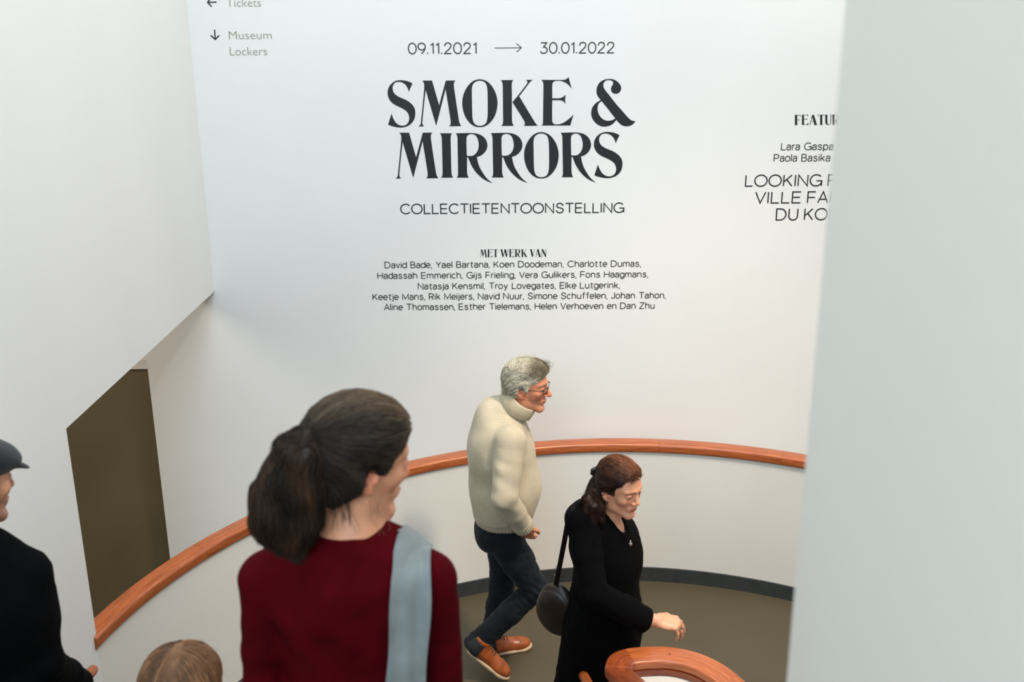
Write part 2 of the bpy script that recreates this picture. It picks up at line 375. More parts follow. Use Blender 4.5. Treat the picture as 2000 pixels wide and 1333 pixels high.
# outlines traced in a 100 px window (1333 units); (origin px, units per px)
U = 13.33
G = {
 'S': ((745, 150), U, [[(808,178,1),(745,140),(660,110),(560,93),(480,90),(385,104),(300,148),(225,220),(178,310),(160,410),(172,510),(212,600),(280,680),(370,740),(470,788),(570,840),(640,890),(695,960),(722,1050),(716,1140),(680,1215),(610,1265),(535,1275),(455,1255),(380,1200),(325,1120),(285,1030),(263,955,1),(225,1080),(172,1245,1),(250,1280),(350,1305),(460,1322),(570,1318),(690,1280),(790,1205),(855,1100),(882,960),(868,840),(820,750),(740,670),(640,605),(540,562),(440,515),(360,460),(310,390),(290,300),(305,220),(345,165),(400,138),(470,132),(545,152),(620,205),(670,275),(700,345),(712,395,1),(750,300)]]),
 'M': ((810, 150), U, [[(195,100,1),(450,100,1),(635,745,1),(808,100,1),(1065,98,1),(1030,135),(1018,200),(1030,330),(1150,1130),(1170,1210),(1215,1285,1),(893,1290,1),(925,1255),(937,1190),(920,1040),(803,320,1),(560,1280,1),(285,345,1),(268,480),(198,1180),(205,1245),(250,1292,1),(95,1295,1),(145,1250),(162,1180),(245,330),(248,220),(235,150)]]),
 'O': ((890, 150), U, [[(622,66),(500,90),(390,160),(290,280),(215,430),(175,600),(176,770),(215,950),(290,1110),(390,1225),(500,1292),(625,1312),(760,1290),(880,1210),(985,1080),(1055,920),(1087,740),(1082,590),(1035,410),(950,255),(850,145),(740,85)],
        [(628,103),(540,120),(470,170),(430,250),(420,380),(424,620),(430,950),(442,1100),(475,1200),(540,1260),(630,1278),(725,1258),(790,1200),(822,1100),(834,960),(834,620),(830,400),(815,260),(780,170),(715,118)]]),
 'K': ((965, 150), U, [[(170,88,1),(505,85,1),(472,130),(460,210),(463,400),(466,1100),(478,1210),(515,1278,1),(185,1280,1),(222,1235),(236,1150),(232,900),(228,300),(220,180),(200,120)],
        [(830,82,1),(1010,80,1),(955,120),(900,180),(840,265),(655,510,1),(1040,1150),(1090,1225),(1140,1277,1),(770,1280,1),(800,1245),(798,1190),(760,1110),(478,662,1),(620,490),(860,175),(868,130)]]),
 'E': ((1040, 150), U, [[(230,80,1),(800,82),(860,70),(945,12,1),(970,130),(1025,310,1),(960,235),(870,160),(760,115),(650,105),(570,118),(525,165),(515,260),(515,560,1),(690,560),(780,535),(865,465,1),(850,580),(858,705,1),(800,640),(720,612),(515,612,1),(512,1100),(525,1190),(570,1235),(640,1243),(740,1225),(840,1175),(950,1095),(1072,985,1),(1030,1110),(985,1270,1),(230,1272,1),(265,1240),(275,1160),(278,900),(285,300),(280,160),(260,115)]]),
 '&': ((1150, 150), U, [[(310,610),(225,490),(200,380),(215,270),(270,165),(360,95),(470,62),(580,58),(680,85),(770,150),(830,230),(842,310),(815,385),(760,432),(700,445),(630,425),(585,370),(578,300),(605,235),(635,180),(620,120),(560,92),(480,90),(415,125),(380,190),(385,270),(430,350),(540,490),(720,720),(880,900),(1020,1060),(1110,1135),(1215,1160,1),(1160,1225),(1080,1275),(980,1292),(880,1270),(800,1215),(715,1125,1),(640,1215),(540,1275),(430,1298),(310,1285),(190,1215),(105,1110),(65,990),(70,870),(110,770),(190,680),(300,612,1)],
        [(335,635,1),(265,690),(232,780),(235,900),(280,1010),(360,1100),(450,1140),(540,1145),(630,1120),(690,1085,1),(520,865)]]),
 'I': ((850, 255), 11.11, [[(100,60,1),(370,60,1),(345,95),(335,170),(340,400),(350,880),(360,960),(385,1025,1),(125,1025,1),(152,990),(160,900),(145,240),(138,130),(120,85)]]),
 'R': ((850, 255), 11.11, [[(445,62,1),(800,55),(930,75),(1040,130),(1110,220),(1133,330),(1105,430),(1040,510),(970,555),(905,575,1),(925,680),(965,800),(1040,930),(1130,1050),(1250,1145,1),(1130,1100),(1000,1020),(880,900),(790,765),(740,650),(712,580,1),(690,590,1),(692,900),(702,970),(728,1025,1),(462,1025,1),(492,985),(497,900),(490,500),(485,200),(478,120)],
        [(780,78),(720,95),(685,140),(678,220),(685,550,1),(790,552),(860,520),(920,440),(945,330),(930,210),(890,125),(840,88)]]),
}
def glyph_local(ch):
    """outline in units of the cap height, baseline 0, left 0"""
    (ox, oy), u, loops = GX[ch]
    L = [[(Vector((p[0]*1.0, -p[1]*1.0))) for p in smooth_outline(lp)] for lp in loops]
    xs = [p.x for l in L for p in l]
    if ch in ('I', 'R'): base, cap = -1025, 965
    elif ch in G: base, cap = -1285, 1195
    else: base, cap = 0, 1000
    x0 = min(xs); return [[((p.x-x0)/cap, (p.y-base)/cap) for p in l] for l in L], (max(xs)-x0)/cap
GX = dict(G)
def g_(*loops): return ((0, 0), 1, [[(x, -y, 1) if True else 0 for x, y in lp] for lp in loops])
GX.update({
 'T': g_([(0,1000),(620,1000),(600,860),(540,960),(420,972),(420,60),(450,0),(190,0),(220,60),(220,972),(90,960),(10,860)]),
 'F': g_([(0,1000),(560,1000),(600,800),(480,955),(250,965),(250,525),(400,530),(460,600),(460,420),(400,495),(250,490),(250,60),(280,0),(0,0),(30,60),(30,940)]),
 'A': g_([(250,1000),(420,1000),(690,60),(730,0),(400,0),(450,60),(385,330),(150,330),(85,60),(120,0),(0,0),(40,60)], [(160,365),(372,365),(280,760)]),
 'V': g_([(0,1000),(300,1000),(260,940),(430,270),(600,940),(560,1000),(690,1000),(650,940),(400,0),(290,0),(40,940)]),
 'W': g_([(0,1000),(290,1000),(255,940),(400,300),(530,760),(500,1000),(780,1000),(745,940),(880,300),(1010,940),(970,1000),(1110,1000),(1070,940),(850,0),(760,0),(600,600),(570,600),(370,0),(280,0),(40,940)]),
 'N': g_([(0,1000),(210,1000),(560,320),(560,940),(530,1000),(650,1000),(620,940),(620,0),(500,0),(90,780),(90,60),(120,0),(0,0),(40,60),(40,940)]),
 'U': g_([(0,1000),(260,1000),(230,940),(230,250),(270,80),(360,40),(470,80),(520,250),(520,940),(490,1000),(610,1000),(580,940),(580,230),(500,50),(340,-15),(150,30),(40,200),(30,940)]),
})
title = thing('exhibition_title', 'large black serif title lettering on the upper back wall reading SMOKE & MIRRORS', 'lettering', (0, YT, 2.7))
def put_title(ch, dx=0, dy=0, srcorg=None):
    (ox, oy), u, loops = G[ch]
    L = [smooth_outline(lp) for lp in loops]
    me = fill(L, lambda x, y: at_y(ox+x/u+dx, oy+y/u+dy, YT))
    part('letter', me, M_BLACK, title)
for ch in 'SMOKE&': put_title(ch)
# second line: M 770-855, I, R at 888, R at 957, O, R, S
put_title('I'); put_title('R'); put_title('R', 68.4, -.4)
put_title('M', -44.9, 101.8)
def put_scaled(ch, x0, y0, x1, y1):
    (ox, oy), u, loops = G[ch]; L = [smooth_outline(lp) for lp in loops]
    xs = [p.x for l in L for p in l]; ys = [p.y for l in L for p in l]
    a, b, c, d_ = min(xs), max(xs), min(ys), max(ys)
    me = fill(L, lambda x, y: at_y(x0+(x-a)/(b-a)*(x1-x0), y0+(y-c)/(d_-c)*(y1-y0), YT)); part('letter', me, M_BLACK, title)
put_scaled('O', 1023.6, 258.2, 1091.2, 348.8)
put_scaled('R', 1095, 258.8, 1164.5, 357.2)
put_scaled('S', 1160, 257.8, 1215.8, 348.2)

FONT = bpy.data.fonts.load('<builtin>')
def text_line(parent, s, x0, x1, base, cap, mat, off=-.006, name='text_line', slope=-.0053):
    """one line of sans lettering between photo columns x0..x1 on the wall plane"""
    cu = bpy.data.curves.new('t', 'FONT'); cu.body = s; cu.font = FONT; cu.size = 1; cu.offset = off; cu.resolution_u = 3
    o = bpy.data.objects.new('t', cu); me = bpy.data.meshes.new_from_object(o); bpy.data.objects.remove(o)
    co = np.zeros(len(me.vertices)*3); me.vertices.foreach_get('co', co); co = co.reshape(-1, 3)
    a, b = co[:, 0].min(), co[:, 0].max(); ym = (x0+x1)/2
    A = at_y(x0, base, YT); B = at_y(x1, base+(x1-x0)*slope, YT)
    T = at_y(x0, base-cap, YT)
    sy = (T[2]-A[2])/CAPH
    for i, v in enumerate(me.vertices):
        v.co = Vector((A[0]+(co[i, 0]-a)/(b-a)*(B[0]-A[0]), YT, A[2]+co[i, 1]*sy))
    me.update(); o = part(name, me, mat, parent); o['kind'] = 'stuff'; return o
cu = bpy.data.curves.new('t', 'FONT'); cu.body = 'E'; cu.font = FONT; o = bpy.data.objects.new('t', cu); me = bpy.data.meshes.new_from_object(o)
CAPH = max(v.co.y for v in me.vertices); bpy.data.objects.remove(o)

# light grotesque drawn as strokes: cap height 1000, x height 735
def AR(cx, cy, rx, ry, a0, a1, n=14): return [(cx+rx*math.cos(math.radians(a0+(a1-a0)*i/n)), cy+ry*math.sin(math.radians(a0+(a1-a0)*i/n))) for i in range(n+1)]
def SP(*p):
    q = catmull([Vector((a, b, 0)) for a, b in p], 5); return [(v.x, v.y) for v in q]
XH = 735
def bowl(cx): return AR(cx, XH/2, 290, XH/2, 0, 360, 24)
SF = {
 'A': (740, [[(0,0),(370,1000),(740,0)],[(120,320),(620,320)]]),
 'B': (630, [[(0,0),(0,1000),(360,1000)]+AR(360,760,215,240,90,-90)+[(0,520)],[(360,520)]+AR(370,260,260,260,90,-90)+[(0,0)]]),
 'C': (860, [AR(470,500,470,510,42,318,26)]),
 'D': (760, [[(0,0),(0,1000),(300,1000)]+AR(300,500,460,500,90,-90,20)+[(0,0)]]),
 'E': (600, [[(600,1000),(0,1000),(0,0),(600,0)],[(0,510),(560,510)]]),
 'F': (580, [[(580,1000),(0,1000),(0,0)],[(0,490),(540,490)]]),
 'G': (900, [AR(470,500,470,510,42,352,28),[(500,460),(900,460),(900,0)]]),
 'H': (720, [[(0,0),(0,1000)],[(720,0),(720,1000)],[(0,510),(720,510)]]),
 'I': (0, [[(0,0),(0,1000)]]),
 'J': (450, [[(450,1000),(450,270)]+AR(225,270,225,275,0,-165,12)]),
 'K': (660, [[(0,0),(0,1000)],[(620,1000),(0,360)],[(225,590),(660,0)]]),
 'L': (560, [[(0,1000),(0,0),(560,0)]]),
 'M': (860, [[(0,0),(0,1000),(430,120),(860,1000),(860,0)]]),
 'N': (730, [[(0,0),(0,1000),(730,0),(730,1000)]]),
 'O': (960, [AR(480,500,480,510,0,360,36)]),
 'P': (610, [[(0,0),(0,1000),(340,1000)]+AR(340,720,270,280,90,-90)+[(0,440)]]),
 'R': (630, [[(0,0),(0,1000),(350,1000)]+AR(350,730,270,270,90,-90)+[(0,460)],[(340,460),(630,0)]]),
 'S': (660, [SP((630,740),(560,920),(340,1010),(130,930),(55,745),(150,585),(340,520),(560,440),(650,265),(560,80),(330,-10),(100,80),(20,270))]),
 'T': (740, [[(0,1000),(740,1000)],[(370,1000),(370,0)]]),
 'U': (700, [[(0,1000),(0,350)]+AR(350,350,350,360,180,360,20)+[(700,1000)]]),
 'V': (720, [[(0,1000),(360,0),(720,1000)]]),
 'Y': (680, [[(0,1000),(340,460),(680,1000)],[(340,460),(340,0)]]),
 'Z': (640, [[(20,1000),(620,1000),(0,0),(640,0)]]),
 '0': (680, [AR(340,500,340,510,0,360,30)]),
 '1': (230, [[(0,800),(230,960),(230,0)]]),
 '2': (600, [SP((20,700),(80,920),(310,1010),(530,900),(560,690),(400,430),(180,220),(10,0))+[(10,0),(600,0)]]),
 '3': (620, [[(40,1000),(570,1000),(290,590)]+AR(300,290,315,300,88,-160,20)]),
 '9': (640, [AR(320,680,320,325,0,360,24),[(638,700)]+SP((630,560),(520,250),(300,0))]),
 ',': (0, [[(10,60),(-50,-170)]]), '.': (40, [[(20,-10),(20,110)]]),
 'a': (540, [SP((30,540),(120,700),(280,XH),(450,670),(500,500),(500,300))+[(500,0)],[(500,450),(260,420)]+SP((200,405),(40,340),(10,200),(80,40),(220,-8),(400,60),(500,230))]),
 'b': (580, [[(0,0),(0,1040)],bowl(290)]),
 'c': (560, [AR(290,XH/2,290,XH/2,48,312,20)]),
 'd': (580, [[(580,0),(580,1040)],bowl(290)]),
 'e': (580, [[(0,380),(580,380)]+AR(290,XH/2,290,XH/2,3,318,22)]),
 'f': (340, [[(360,1010),(300,1025)]+SP((230,1010),(160,940),(150,820))+[(150,0)],[(0,XH-10),(350,XH-10)]]),
 'g': (580, [[(580,XH),(580,30)]+AR(290,0,290,250,0,-150,14),bowl(290)]),
 'h': (520, [[(0,0),(0,1040)],[(0,430)]+AR(260,430,260,305,180,0,14)+[(520,0)]]),
 'i': (0, [[(0,0),(0,XH)],[(0,900),(0,1010)]]),
 'j': (60, [[(60,XH),(60,-90)]+SP((50,-170),(-20,-240),(-110,-235)),[(60,900),(60,1010)]]),
 'k': (490, [[(0,0),(0,1040)],[(470,XH),(0,280)],[(170,450),(490,0)]]),
 'l': (0, [[(0,0),(0,1040)]]),
 'm': (860, [[(0,0),(0,XH)],[(0,460)]+AR(215,460,215,275,180,0,12)+[(430,0)],[(430,460)]+AR(645,460,215,275,180,0,12)+[(860,0)]]),
 'n': (520, [[(0,0),(0,XH)],[(0,430)]+AR(260,430,260,305,180,0,14)+[(520,0)]]),
 'o': (600, [AR(300,XH/2,300,XH/2+4,0,360,26)]),
 'p': (580, [[(0,-260),(0,XH)],bowl(290)]),
 'r': (310, [[(0,0),(0,XH)],[(0,450)]+SP((60,620),(170,715),(310,725))]),
 's': (480, [SP((440,560),(370,690),(240,742),(90,690),(45,555),(120,440),(250,390),(410,320),(470,190),(390,50),(240,-8),(80,50),(10,190))]),
 't': (340, [[(150,940),(150,200)]+SP((160,80),(240,0),(350,15)),[(0,XH-10),(350,XH-10)]]),
 'u': (520, [[(0,XH),(0,290)]+AR(260,290,260,297,180,360,14),[(520,0),(520,XH)]]),
 'v': (520, [[(0,XH),(260,0),(520,XH)]]),
 'y': (540, [[(0,XH),(275,20)],[(540,XH),(210,-190),(130,-250),(30,-250)]]),
}
ROUND = set('CGOQ09cdegoqa'); 
def sans_line(parent, s, x0, x1, base, cap, mat, wt, track=245, slope=-.0053):
    pen = 0; strokes = []
    for i, ch in enumerate(s):
        if ch == ' ': pen += 430; continue
        w, ps = SF[ch]
        if ch == '.': pen -= 20
        strokes += [[(x+pen, y) for x, y in p] for p in ps]
        if ch == 'r': pen -= 70
        pen += w+track-(45 if ch in ROUND or ch in 'AVTLYv' else 0)-(45 if i+1 < len(s) and (s[i+1] in ROUND or s[i+1] in 'AVTYv') else 0)
    tot = pen-track+(45 if s[-1] in ROUND else 0)
    A = at_y(x0, base, YT); B = at_y(x1, base+(x1-x0)*slope, YT); T = at_y(x0, base-cap, YT)
    sx = (B[0]-A[0])/tot; sy = (T[2]-A[2])/1000; mpp = (B[0]-A[0])/(x1-x0); h = wt*mpp/2
    V = []; F = []
    for k, st in enumerate(strokes):
        P = [Vector((A[0]+x*sx, A[2]+y*sy)) for x, y in st]
        P = [p for j, p in enumerate(P) if j == 0 or (p-P[j-1]).length > 1e-5]
        closed = (P[0]-P[-1]).length < 1e-4 and len(P) > 4
        n = len(P); i0 = len(V)
        for j, p in enumerate(P):
            a = P[j-1] if j > 0 else (P[-2] if closed else None); b = P[j+1] if j < n-1 else (P[1] if closed else None)
            d1 = (p-a).normalized() if a is not None else (b-p).normalized(); d2 = (b-p).normalized() if b is not None else d1
            n1 = Vector((-d1.y, d1.x)); n2 = Vector((-d2.y, d2.x)); m_ = n1+n2
            m_ = m_.normalized() if m_.length > 1e-4 else n1
            ln = min(h/max(m_.dot(n1), .3), h*2.2)
            for sg in (1, -1): V.append((p.x+m_.x*ln*sg, YT-.00002*(k % 7), p.y+m_.y*ln*sg))
        F += [(i0+2*j, i0+2*j+1, i0+2*j+3, i0+2*j+2) for j in range(n-1)]
    o = part('text_line', mesh(V, F, False), mat, parent); o['kind'] = 'stuff'; return o
def serif_line(parent, s, x0, x1, base, cap, mat, space=.28, gap=.06, slope=-.0053):
    pen = 0; items = []
    for ch in s:
        if ch == ' ': pen += space; continue
        L, w = glyph_local(ch)
        if ch == 'R': L = [[(x, max(y, -.05)) for x, y in l] for l in L]; w = .78
        items.append((L, pen)); pen += w+gap
    pen -= gap
    loops = [[(x+p, y) for x, y in l] for L, p in items for l in L]
    me = fill(loops, lambda x, y: at_y(x0+x/pen*(x1-x0), base-y*cap+slope*x/pen*(x1-x0), YT))
    o = part('text_line', me, mat, parent); o['kind'] = 'stuff'; return o
def stroke(parent, segs, wpx, mat):
    V = []; F = []
    for (ax, ay), (bx, by) in segs:
        d = Vector((bx-ax, by-ay)).normalized(); nn = Vector((-d.y, d.x))*wpx/2
        i = len(V)
        for q in ((ax+nn.x, ay+nn.y), (bx+nn.x, by+nn.y), (bx-nn.x, by-nn.y), (ax-nn.x, ay-nn.y)): V.append(at_y(q[0], q[1], YT-.0001*len(F)))
        F.append((i, i+1, i+2, i+3))
    part('arrow', mesh(V, F, False), mat, parent)
dates = thing('exhibition_dates', 'thin black dates with an arrow between them, above the large title', 'lettering', (0, YT, 3.2))
sans_line(dates, '09.11.2021', 798, 930, 105.2, 20.6, M_SOFTTXT, 2.3)
sans_line(dates, '30.01.2022', 1055.5, 1199, 104, 20.4, M_SOFTTXT, 2.3)
stroke(dates, [((966, 93.8), (1018, 93.3)), ((1008.5, 84.7), (1018.6, 93.4)), ((1009, 101.5), (1018.6, 93.2))], 1.5, M_SOFTTXT)
sub = thing('exhibition_subtitle', 'one line of thin black capitals below the title, COLLECTIETENTOONSTELLING', 'lettering', (0, YT, 2.3))
sans_line(sub, 'COLLECTIETENTOONSTELLING', 783, 1218, 417.6, 18.2, M_BLACK, 2.3)
names = thing('artist_list', 'small centred block of artist names under the heading MET WERK VAN', 'lettering', (0, YT, 1.9))
serif_line(names, 'MET WERK VAN', 937.5, 1067, 502.8, 15.2, M_BLACK)
for s, x0, x1, b in (('David Bade, Yael Bartana, Koen Doodeman, Charlotte Dumas,', 752, 1251, 523.7), ('Hadassah Emmerich, Gijs Frieling, Vera Gulikers, Fons Haagmans,', 738, 1265, 544.6),
                     ('Natasja Kensmil, Troy Lovegates, Elke Lutgerink,', 817, 1210, 565.2), ('Keetje Mans, Rik Meijers, Navid Nuur, Simone Schuffelen, Johan Tahon,', 728.5, 1299.5, 586),
                     ('Aline Thomassen, Esther Tielemans, Helen Verhoeven en Dan Zhu', 751, 1277.5, 606)):
    sans_line(names, s, x0, x1, b, 11.4, M_SOFTTXT, 1.7)
feat = thing('featured_list', 'lettering block on the back wall half hidden behind the near right wall, starting LOOKING', 'lettering', (1.5, YT, 2.6))
serif_line(feat, 'FEATUR', 1552, 1641, 244.4, 19.8, M_BLACK)
sans_line(feat, 'Lara Gaspa', 1526, 1627.5, 293, 13.2, M_SOFTTXT, 1.8)
sans_line(feat, 'Paola Basika', 1511.5, 1621, 315.4, 13.4, M_SOFTTXT, 1.8)
sans_line(feat, 'LOOKING', 1456, 1604, 364, 21.4, M_BLACK, 2.5); sans_line(feat, 'F', 1617, 1631, 363.2, 21.4, M_BLACK, 2.5)
sans_line(feat, 'VILLE', 1475, 1563, 397, 21.4, M_BLACK, 2.5); sans_line(feat, 'FAN', 1577, 1640, 396.4, 21.4, M_BLACK, 2.5)
sans_line(feat, 'DU', 1516, 1557, 430, 21.6, M_BLACK, 2.5); sans_line(feat, 'KON', 1571, 1637, 429.6, 21.6, M_BLACK, 2.5)
way = thing('direction_sign_lettering', 'pale olive direction words with small black arrows high beside the left corner', 'lettering', (-1.4, YT, 3.3))
text_line(way, 'Tickets', 443, 510, 13.4, 16.0, M_GREYTXT, -.008)
text_line(way, 'Museum', 447.5, 531, 76.8, 16.0, M_GREYTXT, -.008)
text_line(way, 'Lockers', 449.5, 522, 108.4, 16.2, M_GREYTXT, -.008)
stroke(way, [((419, 58), (420.4, 76.5)), ((411.5, 69), (420.8, 77.5)), ((428, 69), (420, 77.5))], 2.5, M_BLACK)
stroke(way, [((405, 4.6), (423, 4.2)), ((413.5, 13), (405, 4.4)), ((412.5, -4), (405, 4.6))], 2.5, M_BLACK)

# ================================================================== figures: smooth implicit surfaces turned into meshes
def nrm(v): v = np.array(v, float); return v/np.linalg.norm(v)
def frame(fwd, up=(0, 0, 1)):
    """columns: right, forward, up"""
    y = nrm(fwd); x = nrm(np.cross(y, up)); z = np.cross(x, y); return np.stack([x, y, z], 1)
def tilt(R, pitch=0, roll=0):
    """pitch > 0 looks down, roll > 0 leans to its right"""
    p, r = math.radians(-pitch), math.radians(roll)
    Rx = np.array([[1, 0, 0], [0, math.cos(p), -math.sin(p)], [0, math.sin(p), math.cos(p)]])
    Ry = np.array([[math.cos(r), 0, math.sin(r)], [0, 1, 0], [-math.sin(r), 0, math.cos(r)]])
    return R @ Rx @ Ry
class Loc:
    """local frame: origin, rotation, scale"""
    def __init__(s, o, R=np.eye(3), sc=1.0): s.o = np.array(o, float); s.R = R; s.s = sc
    def p(s, x, y, z): return s.o + s.R @ (np.array([x, y, z], float)*s.s)
    def inv(s, P): return ((P-s.o) @ s.R)/s.s
class Field:
    def __init__(s): s.ops = []
    def cone(s, a, b, ra, rb, k=.012, sub=False):
        a, b = np.array(a, float), np.array(b, float); r = max(ra, rb)+k+.012
        s.ops.append(('c', np.minimum(a, b)-r, np.maximum(a, b)+r, (a, b, ra, rb), k, sub)); return s
    def fcone(s, a, b, ra, rb, R, sc, k=.02, sub=False):
        """capsule squeezed by sc (3 factors) in the frame R"""
        a, b = np.array(a, float), np.array(b, float); r = max(ra, rb)*max(sc)+k+.02
        s.ops.append(('f', np.minimum(a, b)-r, np.maximum(a, b)+r, (a, b, ra, rb, R, np.array(sc, float)), k, sub)); return s
    def ell(s, c, r, R=np.eye(3), k=.02, sub=False):
        c = np.array(c, float); m = max(r)+k+.015
        s.ops.append(('e', c-m, c+m, (c, np.array(r, float), R), k, sub)); return s
    def cut(s, p, n, rad):
        """remove what lies beyond the plane inside the ball"""
        p = np.array(p, float); s.ops.append(('h', p-rad, p+rad, (p, nrm(n), rad), 0, True)); return s
    def chain(s, pts, rs, k=.012):
        for i in range(len(pts)-1): s.cone(pts[i], pts[i+1], rs[i], rs[i+1], k)
        return s
    def bounds(s):
        A = [o for o in s.ops if not o[5]]; return np.min([o[1] for o in A], 0), np.max([o[2] for o in A], 0)
    def mesh(s, coarse, fine=None, boxes=(), relax=1):
        lo, hi = s.bounds(); ax = []
        for d in range(3):
            v = [lo[d]]
            while v[-1] < hi[d]:
                st = coarse
                for (b0, b1) in boxes:
                    if b0[d]-.004 <= v[-1] <= b1[d]: st = fine
                v.append(v[-1]+st)
            ax.append(np.array(v, np.float32))
        F = np.full([len(a) for a in ax], .2, np.float32)
        for typ, l, h, prm, k, sub in s.ops:
            sl = tuple(slice(int(np.searchsorted(ax[d], l[d])), int(np.searchsorted(ax[d], h[d]))) for d in range(3))
            X, Y, Z = np.meshgrid(*[ax[d][sl[d]] for d in range(3)], indexing='ij')
            if X.size == 0: continue
            P = np.stack([X, Y, Z], -1)
            if typ == 'c' or typ == 'f':
                a, b, ra, rb = prm[:4]
                if typ == 'f':
                    R, sc = prm[4], prm[5]; P = (P-a) @ R / sc; ba = (b-a) @ R / sc; a0 = 0
                else: P = P-a; ba = b-a
                t = np.clip((P @ ba)/max(ba @ ba, 1e-9), 0, 1)
                D = np.linalg.norm(P-t[..., None]*ba, axis=-1)-(ra+(rb-ra)*t)
                if typ == 'f': D = D*sc.min()
            elif typ == 'e':
                c, r, R = prm; Q = (P-c) @ R; k0 = np.linalg.norm(Q/r, axis=-1); k1 = np.linalg.norm(Q/(r*r), axis=-1)
                D = k0*(k0-1)/np.maximum(k1, 1e-6)
            else:
                p, n_, rad = prm; Q = P-p; D = -(Q @ n_); D = np.where(np.linalg.norm(Q, axis=-1) < rad, D, 1.)
            G_ = F[sl]
            if sub:
                D = -D
                if k > 0: h_ = np.clip(.5-.5*(G_-D)/k, 0, 1); G_[...] = G_*(1-h_)+D*h_+k*h_*(1-h_)
                else: G_[...] = np.maximum(G_, D)
            else:
                h_ = np.clip(.5+.5*(D-G_)/k, 0, 1); G_[...] = D*(1-h_)+G_*h_-k*h_*(1-h_)
        return surface_nets(F, ax, relax)
def surface_nets(F, ax, relax=1):
    S = F < 0; nx, ny, nz = F.shape
    cnt = np.zeros((nx-1, ny-1, nz-1), np.int8)
    for dx in (0, 1):
        for dy in (0, 1):
            for dz in (0, 1): cnt += S[dx:nx-1+dx, dy:ny-1+dy, dz:nz-1+dz]
    act = np.argwhere((cnt > 0) & (cnt < 8)); idx = np.full(cnt.shape, -1, np.int32); idx[tuple(act.T)] = np.arange(len(act))
    acc = np.zeros((len(act), 3)); num = np.zeros(len(act))
    AX = [np.asarray(a, float) for a in ax]
    for d in range(3):
        e = np.zeros(3, int); e[d] = 1; o = [k for k in range(3) if k != d]
        for u in (0, 1):
            for v in (0, 1):
                b = act.copy(); b[:, o[0]] += u; b[:, o[1]] += v; c = b+e
                f0 = F[tuple(b.T)]; f1 = F[tuple(c.T)]; m = (f0 < 0) != (f1 < 0)
                t = np.zeros(len(act)); t[m] = (f0/(f0-f1+1e-12))[m]
                P = np.stack([AX[k][b[:, k]] for k in range(3)], 1); P[:, d] += t*(AX[d][c[:, d]]-AX[d][b[:, d]])
                acc[m] += P[m]; num[m] += 1
    V = acc/num[:, None]; faces = []
    for d in range(3):
        a, b = (d+1) % 3, (d+2) % 3
        s0 = [slice(None)]*3; s1 = [slice(None)]*3; s0[d] = slice(0, -1); s1[d] = slice(1, None)
        A, B = S[tuple(s0)], S[tuple(s1)]
        inner_ = [slice(None)]*3; inner_[a] = slice(1, -1); inner_[b] = slice(1, -1)
        E = np.argwhere((A != B)[tuple(inner_)]); off = np.zeros(3, int); off[a] = 1; off[b] = 1; E = E+off
        ea = np.zeros(3, int); ea[a] = 1; eb = np.zeros(3, int); eb[b] = 1
        q = np.stack([idx[tuple((E-ea-eb).T)], idx[tuple((E-eb).T)], idx[tuple(E.T)], idx[tuple((E-ea).T)]], 1)
        flip = ~A[tuple(E.T)]; q[flip] = q[flip][:, ::-1]; faces.append(q)
    Fc = np.concatenate(faces); Fc = Fc[(Fc >= 0).all(1)]
    ed = np.concatenate([Fc[:, [i, (i+1) % 4]] for i in range(4)])
    for _ in range(relax):
        for lam in (.5, -.42):
            sm = np.zeros_like(V); dg = np.zeros(len(V)); np.add.at(sm, ed[:, 0], V[ed[:, 1]]); np.add.at(sm, ed[:, 1], V[ed[:, 0]]); np.add.at(dg, ed[:, 0], 1); np.add.at(dg, ed[:, 1], 1)
            V = V+lam*(sm/np.maximum(dg, 1)[:, None]-V)
    return V, Fc
def normals(V, Fc):
    n = np.cross(V[Fc[:, 2]]-V[Fc[:, 0]], V[Fc[:, 3]]-V[Fc[:, 1]]); N = np.zeros_like(V)
    for i in range(4): np.add.at(N, Fc[:, i], n)
    return N/np.maximum(np.linalg.norm(N, axis=1), 1e-12)[:, None]
def np_mesh(V, Fc, col=None, parent_off=None):
    me = bpy.data.meshes.new('m'); me.vertices.add(len(V)); me.vertices.foreach_set('co', V.astype(np.float32).ravel())
    k = Fc.shape[1]; me.loops.add(Fc.size); me.loops.foreach_set('vertex_index', Fc.astype(np.int32).ravel())
    me.polygons.add(len(Fc)); me.polygons.foreach_set('loop_start', np.arange(0, Fc.size, k, dtype=np.int32)); me.polygons.foreach_set('use_smooth', np.ones(len(Fc), bool))
    me.update(calc_edges=True)
    if col is not None:
        at = me.color_attributes.new('Col', 'FLOAT_COLOR', 'POINT'); c = np.ones((len(V), 4), np.float32); c[:, :3] = col; at.data.foreach_set('color', c.ravel())
    return me
def vnoise(P, f, seed=0):
    """cheap smooth value noise in numpy, about -1..1"""
    Q = P*f+seed*17.13; I = np.floor(Q).astype(np.int64); T = Q-I; T = T*T*(3-2*T); out = 0
    for dx in (0, 1):
        for dy in (0, 1):
            for dz in (0, 1):
                h = (I[:, 0]+dx)*374761393+(I[:, 1]+dy)*668265263+(I[:, 2]+dz)*2147483647+seed*974711
                h = ((h ^ (h >> 13))*1274126177) & 0x7fffffff
                w = (T[:, 0] if dx else 1-T[:, 0])*(T[:, 1] if dy else 1-T[:, 1])*(T[:, 2] if dz else 1-T[:, 2])
                out = out+w*((h % 10007)/5003.5-1)
    return out
def build(name, fld, mat, parent, coarse=.006, fine=.003, boxes=(), relax=1, col=None, disp=None, label=None):
    V, Fc = fld.mesh(coarse, fine, boxes, relax)
    if disp is not None: V = V+normals(V, Fc)*disp(V)[:, None]
    c = col(V) if col is not None else None
    return part(name, np_mesh(V, Fc, c), mat, parent, label)
def S_(x, a, b): t = np.clip((x-a)/(b-a), 0, 1); return t*t*(3-2*t)

